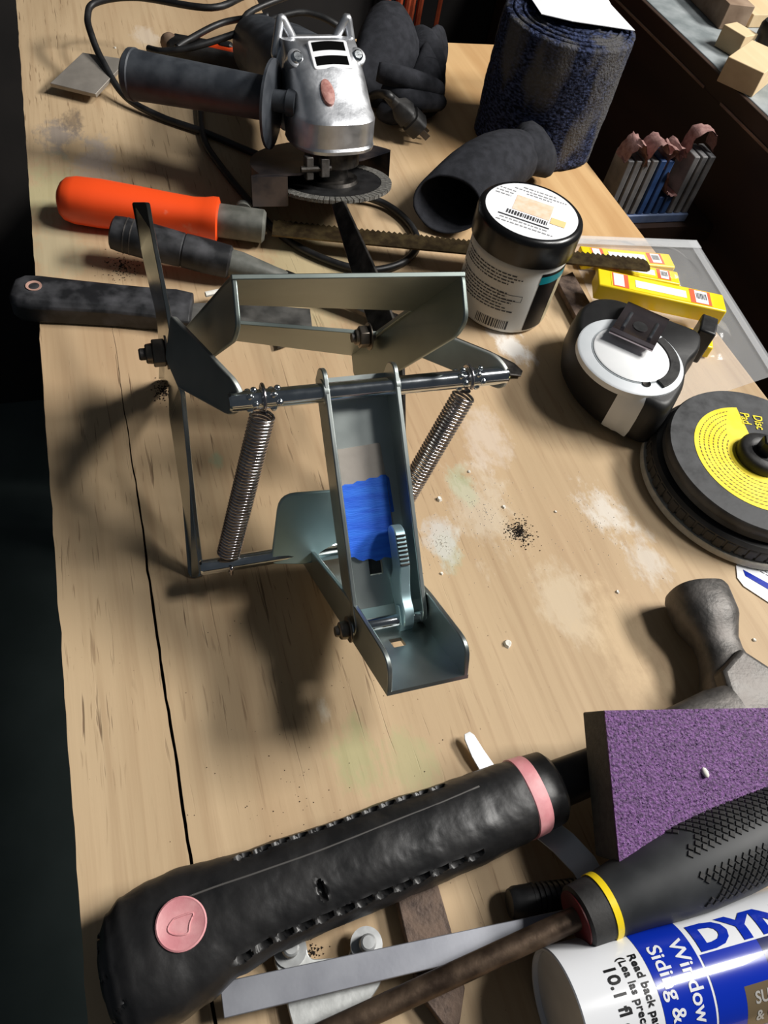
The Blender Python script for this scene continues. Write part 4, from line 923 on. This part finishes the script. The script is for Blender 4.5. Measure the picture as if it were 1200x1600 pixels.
# pink disc on the pommel, pink band near the neck
pp_, pn_ = gsurf(16, math.radians(86)); PFm = (fp(HFm, 21, 1, 15.6), HFm[1], HFm[2], HFm[3])
pk_ = mk('pink_disc', lathe([(9.8, -1), (9.8, .8), (9.2, 1.2), (8.6, .9), (1, .9)], PFm, 40), pink, hm, smooth=40)
mk('disc_emblem', tube([fp(PFm, 4.6 * math.cos(t) + 1.0 * math.sin(3 * t), 3.4 * math.sin(t) + .8 * math.cos(2 * t), .95) for t in [2 * math.pi * k / 30 for k in range(31)]], .35, 6), pink, pk_, smooth=180)
mk('pink_band', loft([xring(HFm, x, wy, wz, 40, e=2.3) for x, wy, wz in ((hl - 13, 17.6, 16.8), (hl - 12, 18.4, 17.6), (hl - 5, 18, 17.2), (hl - 4, 17.2, 16.4))]), pink, hm, smooth=40)
mk('grip_collar', loft([xring(HFm, x, wy, wz, 40, e=2.3) for x, wy, wz in ((hl - 4.5, 17.6, 16.8), (hl + 4, 17, 16), (hl + 6.5, 14.5, 13.5), (hl + 7, 10, 9))]), grip_m, hm, smooth=40)
hc = at(1150, 1085, 16)                                   # centre of the head
mk('shaft', loft([xring(HFm, x, wy, wz, 24, e=3) for x, wy, wz in ((hl + 2, 11, 10.5), (hl + 50, 10, 9), (hl + 90, 10, 10))]), blk, hm)
fc = at(1092, 940, 17); HH = frame(hc, fc - hc); fl_ = (fc - hc).length
hp = [(-14, 15, 12), (-4, 18, 14.5), (6, 17.5, 14), (16, 14, 12), (24, 12.2, 11), (31, 12.4, 11.4), (38, 15, 13.6), (44, 17.4, 16), (47, 18, 16.4), (fl_ + 4, 18, 16.4), (fl_ + 7, 16.8, 15.4), (fl_ + 7.6, 13, 12)]
hd3 = mk('hammer_head', loft([xring(HH, x, wy, wz, 32, e=2.6) for x, wy, wz in hp]), forged, hm, smooth=50)
mk('cheek', loft([[fp(HH, x, y, z) for x, y in ((20 * k_, -2), (8 * k_, 15 * k_), (-14 * k_, 17 * k_), (-26 * k_, 2), (-14 * k_, -17 * k_), (8 * k_, -15 * k_))] for k_, z in ((1.05, 8), (1.0, 15.5), (.9, 17))]), forged, hd3, bevel=1.2)
for sx in (-1, 1):
    cl = [fp(HH, -12, sx * 7, 0), fp(HH, -34, sx * 9, -3), fp(HH, -52, sx * 11, -7), fp(HH, -66, sx * 13, -11)]
    mk('claw', tube(spline(cl, 6), [9 - 6.5 * k / 18 for k in range(19)], 10), forged, hd3, smooth=60)
mk('neck_sleeve', loft([xring(frame(fp(HFm, hl + 66, 0, 0), HFm[1]), x, wy, wz, 24, e=3) for x, wy, wz in ((0, 10, 10), (12, 14, 11.5), (40, 16, 12), (52, 15, 12))]), forged, hm)

# ================================================================ purple sanding sponge
S0, S1, S2 = at(945, 1110, 68), at(1200, 1106, 68), at(960, 1347, 47)
SX = (S1 - S0).normalized(); SY = (S2 - S0); SY = (SY - SX * SY.dot(SX)).normalized(); SN = SX.cross(SY); SN = SN if SN.z > 0 else -SN
SFr = (S0, SX, SY, SN)
spg = thing('sanding_sponge', 'purple sanding sponge with grey foam side propped on the hammer', 'sanding sponge', (S0 + SX * 50 + SY * 32 - V((0, 0, 40))))
TK = 24
mk('foam_core', box(SFr, 0, 94, 0, 63.5, -TK, -1.2), foam, spg, bevel=.8)
nx_, ny_ = 68, 44; gv = []; gf = []
for j in range(ny_ + 1):
    for i in range(nx_ + 1):
        x, y = 94 * i / nx_, 63.5 * j / ny_
        gv.append(fp(SFr, x, y, -.2 + .35 * noise.noise(V((x * .9, y * .9, 0)))))
for j in range(ny_):
    for i in range(nx_): gf.append((j * (nx_ + 1) + i, j * (nx_ + 1) + i + 1, (j + 1) * (nx_ + 1) + i + 1, (j + 1) * (nx_ + 1) + i))
mk('abrasive_face', (gv, gf), purple, spg, smooth=180)
mk('abrasive_face', box(SFr, 0, 94, 0, 63.5, -1.3, -.5), purple, spg)
rs = random.Random(5); gg = []
for k in range(900):
    x, y = rs.uniform(1, 93), rs.uniform(1, 62.5); r_ = rs.uniform(.18, .42)
    c_ = fp(SFr, x, y, .05); gg.append(([c_ + V((r_, 0, 0)), c_ + V((-r_ * .5, r_ * .8, 0)), c_ + V((-r_ * .5, -r_ * .8, 0)), c_ + SN * r_ * 1.2], [(0, 1, 3), (1, 2, 3), (2, 0, 3), (0, 2, 1)]))
mk('abrasive_grit', merge(*gg), mat('glinting_grit', srgb(176, 140, 200), srgb(220, 196, 236), rough=.15), spg, smooth=0, kind='stuff')

# ================================================================ curved steel blade under the hammer
kp_ = [(729, 1146, 5, 1.7), (733, 1153, 5, 3.0), (746, 1178, 4, 3.8), (765, 1208, 2.5, 4.4), (800, 1248, 2, 5), (842, 1288, 9, 6), (880, 1318, 16, 6.2), (912, 1352, 18, 6), (935, 1392, 14, 6), (975, 1440, 7, 6.5), (1035, 1456, 3, 8), (1075, 1440, 3, 6)]
cen = [at(u, v, z) for u, v, z, _ in kp_]; rb = []
for i, c_ in enumerate(cen):
    d = (cen[min(i + 1, len(cen) - 1)] - cen[max(i - 1, 0)]); d.z = 0; d.normalize(); s_ = V((-d.y, d.x, 0)) * kp_[i][3]
    tilt = V((0, 0, 1.5 if 4 < i < 9 else 0))
    rb.append([c_ - s_ - tilt, c_ + s_ + tilt, c_ + s_ + tilt + V((0, 0, 1.1)), c_ - s_ - tilt + V((0, 0, 1.1))])
tag(mk('steel_table_knife', loft(rb), mat('bright_steel', srgb(222, 225, 228), srgb(234, 236, 238), rough=.3, metal=.15, scale=60), bevel=.25, smooth=40), 'bright curved steel knife passing beneath the hammer grip', 'knife')

# black ribbed cap
rc = thing('marker_pen', 'short black ribbed marker lying behind the screwdriver collar', 'marker', at(850, 1410, 0))
m0, m1 = at(794, 1412, 8), at(925, 1398, 9); MFr = frame(m0, m1 - m0); ml = (m1 - m0).length
mk('marker_cap', loft([xring(MFr, x, r, r, 24) for x, r in ((0, 3), (.6, 6), (3, 7.2), (10, 7.6), (11, 7.6))]), blk, rc)
rib_r = []
for k in range(10):
    x = 11 + k * 2.6; rib_r += [(x, 7.8), (x + 1.4, 7.8), (x + 1.6, 7.1), (x + 2.4, 7.1)]
mk('ribbed_barrel', loft([xring(MFr, x, r, r, 24) for x, r in rib_r]), blk, rc)

# ================================================================ aluminium bar, bracket, rusty bar
tag(mk('aluminium_bar', plate([at(343, 1535, 14), at(884, 1421, 17), at(906, 1458, 17), at(350, 1592, 14)], 3), alu, bevel=.35), 'flat grey aluminium bar lying across the bracket and rusty bar', 'bar')
galv = mat('galvanised_steel', srgb(180, 182, 182), srgb(200, 202, 202), rough=.32, rough2=.45, metal=.6, scale=80, bump=.05)
br = thing('mounting_bracket', 'silver mounting plate with two threaded studs under the aluminium bar', 'bracket', at(510, 1530, 0))
mk('bracket_plate', plate(rnd([at(u, v, 5) for u, v in ((452, 1585), (438, 1525), (428, 1505), (430, 1466), (476, 1462), (482, 1500), (546, 1496), (550, 1464), (588, 1461), (594, 1490), (596, 1535), (560, 1590), (520, 1630), (468, 1640))], [1, 4, 4, 8, 8, 3, 3, 8, 8, 4, 3, 2, 2, 2]), 4), mat('galvanised_plate', srgb(196, 198, 196), srgb(214, 216, 214), rough=.45, metal=.7, scale=80, bump=.1), br, bevel=.4)
for u, v in ((453, 1484), (572, 1476)):
    o_ = at(u, v, 7); Fr = (o_, V((1, 0, 0)), V((0, 1, 0)), V((0, 0, 1)))
    wsh = mk('washer', lathe([(7, 0), (7, 1.4), (3.4, 1.4)], Fr, 24), galv, br)
    mk('stud', lathe([(3.6, 0), (3.6, 3), (3.3, 3.3), (3.6, 3.6), (3.3, 4.2), (3.6, 4.6), (3.3, 5.2), (3.6, 5.6), (3.3, 6.2), (3.4, 7.4), (2.6, 8)], Fr, 18), galv, wsh)
tag(mk('rusty_bar', plate([at(u, v, 6) for u, v in ((606, 1350), (668, 1335), (702, 1452), (724, 1545), (716, 1600), (706, 1608), (690, 1602), (655, 1555), (632, 1465))], 6), rust_steel, bevel=.6), 'rusty brown flat steel bar with chamfered end under the aluminium bar', 'bar')

# ================================================================ large screwdriver
sv = thing('screwdriver', 'large screwdriver with black grip, yellow ring and rusty round shaft', 'screwdriver', at(930, 1420, 0))
v0, v1 = at(895, 1437, 37), at(1205, 1292, 43); VF = frame(v0, v1 - v0)
w0 = at(520, 1610, 19); 
mk('shaft', tube([w0 + (w0 - v0).normalized() * 40, w0, v0 + (v0 - w0).normalized() * 10], 4.7, 16), mat('rusty_round_steel', srgb(74, 60, 50), srgb(112, 94, 78), rough=.38, rough2=.6, metal=.75, scale=90, bump=.2), sv, smooth=60)
mk('grip_collar', loft([xring(VF, x, r, r, 36) for x, r in ((2, 11), (3, 12.6), (12.5, 13.2), (13, 13.2))]), blk_rub, sv, smooth=40)
mk('core_face', lathe([(11, 1.4), (11, 2.4)], (VF[0], VF[2], VF[3], VF[1]), 32), redcore, sv)
mk('yellow_ring', loft([xring(VF, x, r, r, 36) for x, r in ((12.8, 13.0), (12.8, 13.6), (15.8, 13.7), (15.8, 13.0))]), yellow, sv, smooth=40)
smoky = mat('smoky_grey_rubber', srgb(40, 42, 44), srgb(64, 66, 68), rough=.5, rough2=.65, scale=30)
hand = mk('handle', loft([xring(VF, x, r, r, 40) for x, r in ((15.6, 13), (17, 13.5), (30, 15), (45, 17.4), (60, 19.2), (80, 20), (110, 19.6), (140, 18), (150, 14), (153, 8))]), smoky, sv, smooth=60)
def vr(x):
    T_ = ((15.6, 13), (30, 15), (45, 17.4), (60, 19.2), (80, 20), (110, 19.6))
    for (xa, ra), (xb, rb_) in zip(T_, T_[1:]):
        if xa <= x <= xb: return ra + (rb_ - ra) * (x - xa) / (xb - xa)
    return 19
kn_ = []
for a_c in (math.radians(58), math.radians(128)):
    for i in range(18):
        for j in range(-3, 4):
            x = 52 + i * 3.6 + (1.8 if j % 2 else 0); a_ = a_c + j * .125
            if (i + abs(j) * 1.0) < 3: continue
            r_ = vr(x); er = VF[2] * math.cos(a_) + VF[3] * math.sin(a_); et = VF[1].cross(er)
            c_ = VF[0] + VF[1] * x + er * r_
            kn_.append(loft([[c_ + VF[1] * dx * k_ + et * dt * k_ + er * h_ for dx, dt in ((1.7, 0), (0, 1.9), (-1.7, 0), (0, -1.9))] for k_, h_ in ((1, -.3), (.8, .5))]))
mk('knurling', merge(*kn_), blk_rub, hand, smooth=0, kind='stuff')

# ================================================================ sealant tube
t0 = V((129.5, -17.8, 24.8)); TF = frame(t0, V((1, -.062, 0)))
tb = thing('sealant_tube', 'white and blue sealant tube with printed lettering lying beside the screwdriver', 'sealant tube', (t0.x + 60, t0.y, 0))
TR = 24.5
mk('tube_wall', loft([xring(TF, x, r, r, 96) for x, r in ((2.5, TR - 1.6), (0, TR - 1.4), (-.2, TR - .5), (.3, TR), (215, TR), (215.5, TR - 1), (215.5, 8), (225, 7), (260, 3))]), tube_white, tb, smooth=40)
mk('end_plunger', lathe([(TR - 1.7, 2.0), (TR - 1.7, 3.0)], (TF[0], TF[2], TF[3], TF[1]), 64), mat('grey_white_plunger', srgb(196, 196, 194), srgb(206, 206, 204), rough=.5), tb)
# surface of the tube: x along, s = arc length downward from the far side top silhouette toward the viewer
def tsurf(x, s, r=TR + .12):
    a = math.radians(62) + s / TR           # 0 = +y side, 90 = top
    return TF[0] + TF[1] * x + (TF[2] * math.cos(a) + TF[3] * math.sin(a)) * r
def tr2(x0, s0, x1, s1, m, name='printed_field', r=TR + .12, sl=lambda s: 0):
    mk(name, map2d(rect2d(x0, s0, x1, s1, 1.5), lambda x, y: tsurf(x + sl(y), y, r)), m, tb, smooth=60)
tr2(33, -30, 55.5, 60, tube_blue)                              # blue band with the use
tr2(56.6, 5.2, 215, 60, tube_blue, r=TR + .13)
tr2(84, 5.2, 215, 19.5, tube_navy, r=TR + .16)
tr2(70, 19.5, 215, 38, tube_bronze, r=TR + .16)
tr2(72, 38.3, 215, 60, tube_grey, r=TR + .16)
def ttext(s, size, x, sarc, m, along=True, bold=.06, sx=1.0, name='lettering', r=TR + .3):
    g = text2d(s, size, bold)
    if along: mk(name, map2d(g, lambda a, b: tsurf(x + a * sx, sarc - b, r)), m, tb, smooth=0)
    else: mk(name, map2d(g, lambda a, b: tsurf(x + b, sarc + a * sx, r)), m, tb, smooth=0)
ttext('DYN', 15, 57.5, 3.8, tube_blue, True, .7, 1.5)
ttext('Window, Do', 8.6, 46.5, -3, tube_white, False, .14, 1.0)
ttext('Siding & Tr', 8.6, 36.5, -3, tube_white, False, .14, 1.0)
ttext('10.1 fl oz (30', 7.2, 15, 0, ink_blk, False, .16, 1.0)
ttext('Read back panel for c', 4.6, 27.5, -2, ink_blk, False, .1, 1.0)
ttext('(Lea las precauciones', 4.6, 22.5, -2, ink_blk, False, .07, 1.0)
ttext('posterior', 4.4, 18, 22, ink_blk, False, .05, 1.0)
ttext('SUPERIOR FL', 6.6, 74, 26.8, tube_grey, True, .16, .9)
ttext('& CRACK PR', 6.6, 74, 34.2, tube_grey, True, .16, .9)
ttext('• 100% Water', 5.0, 74.5, 44.2, ink_blk, True, .16, 1.0)

# ================================================================ crumbs and chips
rs = random.Random(3)
def chip(u, v, r_, label, z=0.15, squash=.6):
    c_ = at(u, v, z); pts_ = []
    n_ = 7
    base = [c_ + V((r_ * rs.uniform(.6, 1.1) * math.cos(2 * math.pi * k / n_), r_ * rs.uniform(.6, 1.1) * math.sin(2 * math.pi * k / n_), 0)) for k in range(n_)]
    top = [c_ + (p - c_) * .7 + V((0, 0, r_ * squash * rs.uniform(.7, 1.2))) for p in base]
    return tag(mk('plaster_chip', loft([base, top]), chip_m, smooth=0), label, 'chip', 'white chips on the plywood')
chip(686, 780, 2.6, 'white chip right of the right spring')
chip(733, 737, 1.4, 'tiny white chip beyond the right spring')
chip(793, 1006, 2.8, 'white chip right of the lower bracket')
chip(690, 896, 1.3, 'small white chip beside the centre arm')
chip(787, 792, 1.6, 'small white chip next to the dirt pile')
chip(868, 800, 1.2, 'small white chip by the pale stain')
chip(965, 925, 1.6, 'white chip in front of the disc stack')
chip(1178, 1000, 1.6, 'white chip beside the hammer head')
chip(180, 75, 1.6, 'white chip near the grey metal plate')
cs = fp(SFr, 50, 30, .6)
tq = at(1101, 1207, 0); cam_p = V((0, 0, CAM_H)); u_ = cam_p + (tq - cam_p) * ((S0 - cam_p).dot(SN) / (tq - cam_p).dot(SN)) + SN * .4
o_ = ball(u_ + V((0, 0, 0)), 2.0, 8, 6, (.8, 1.3, .6))
tag(mk('plaster_chip', o_, chip_m, smooth=60), 'cream chip stuck on the purple sponge', 'chip', 'white chips on the plywood')
def pile(u, v, spread, n_, m, label, name, smax=.8):
    c_ = at(u, v, 0); g = []
    for k in range(n_):
        d = abs(rs.gauss(0, 1)) * spread; a = rs.uniform(0, 6.28); s_ = rs.uniform(.15, smax)
        p = c_ + V((d * math.cos(a), d * math.sin(a) * 1.2, .05))
        g.append(([p + V((s_, 0, 0)), p + V((-s_ * .5, s_, 0)), p + V((-s_ * .6, -s_ * .7, 0)), p + V((0, 0, s_ * .9))], [(0, 1, 3), (1, 2, 3), (2, 0, 3), (0, 2, 1)]))
    o_ = mk(name, merge(*g), m, smooth=0, kind='stuff'); tag(o_, label, 'debris')
pile(812, 832, 5.2, 520, dirt_m, 'small heap of black dirt crumbs right of the springs', 'dirt_crumbs')
pile(255, 612, 5, 240, dirt_m, 'black crumbs on the plywood beside the left side plate', 'dirt_crumbs')
pile(190, 415, 9, 200, dirt_m, 'black crumbs between the black tool and the scraper', 'dirt_crumbs')
pile(490, 1490, 3, 60, dirt_m, 'dark splinters between the two bracket studs', 'dirt_crumbs')
pile(760, 800, 26, 260, dust_m, 'pale dust grains scattered right of the springs', 'pale_dust', .5)
pile(690, 850, 9, 160, dust_m, 'pale dust grains near the centre arm', 'pale_dust', .5)
pile(930, 820, 20, 120, dust_m, 'pale dust grains left of the disc stack', 'pale_dust', .5)
pile(600, 1000, 60, 90, dirt_m, 'fine dark specks strewn across the plywood around the linkage', 'dark_specks', .45)
pile(480, 1250, 50, 70, dirt_m, 'fine dark specks strewn on the plywood above the hammer grip', 'dark_specks', .45)
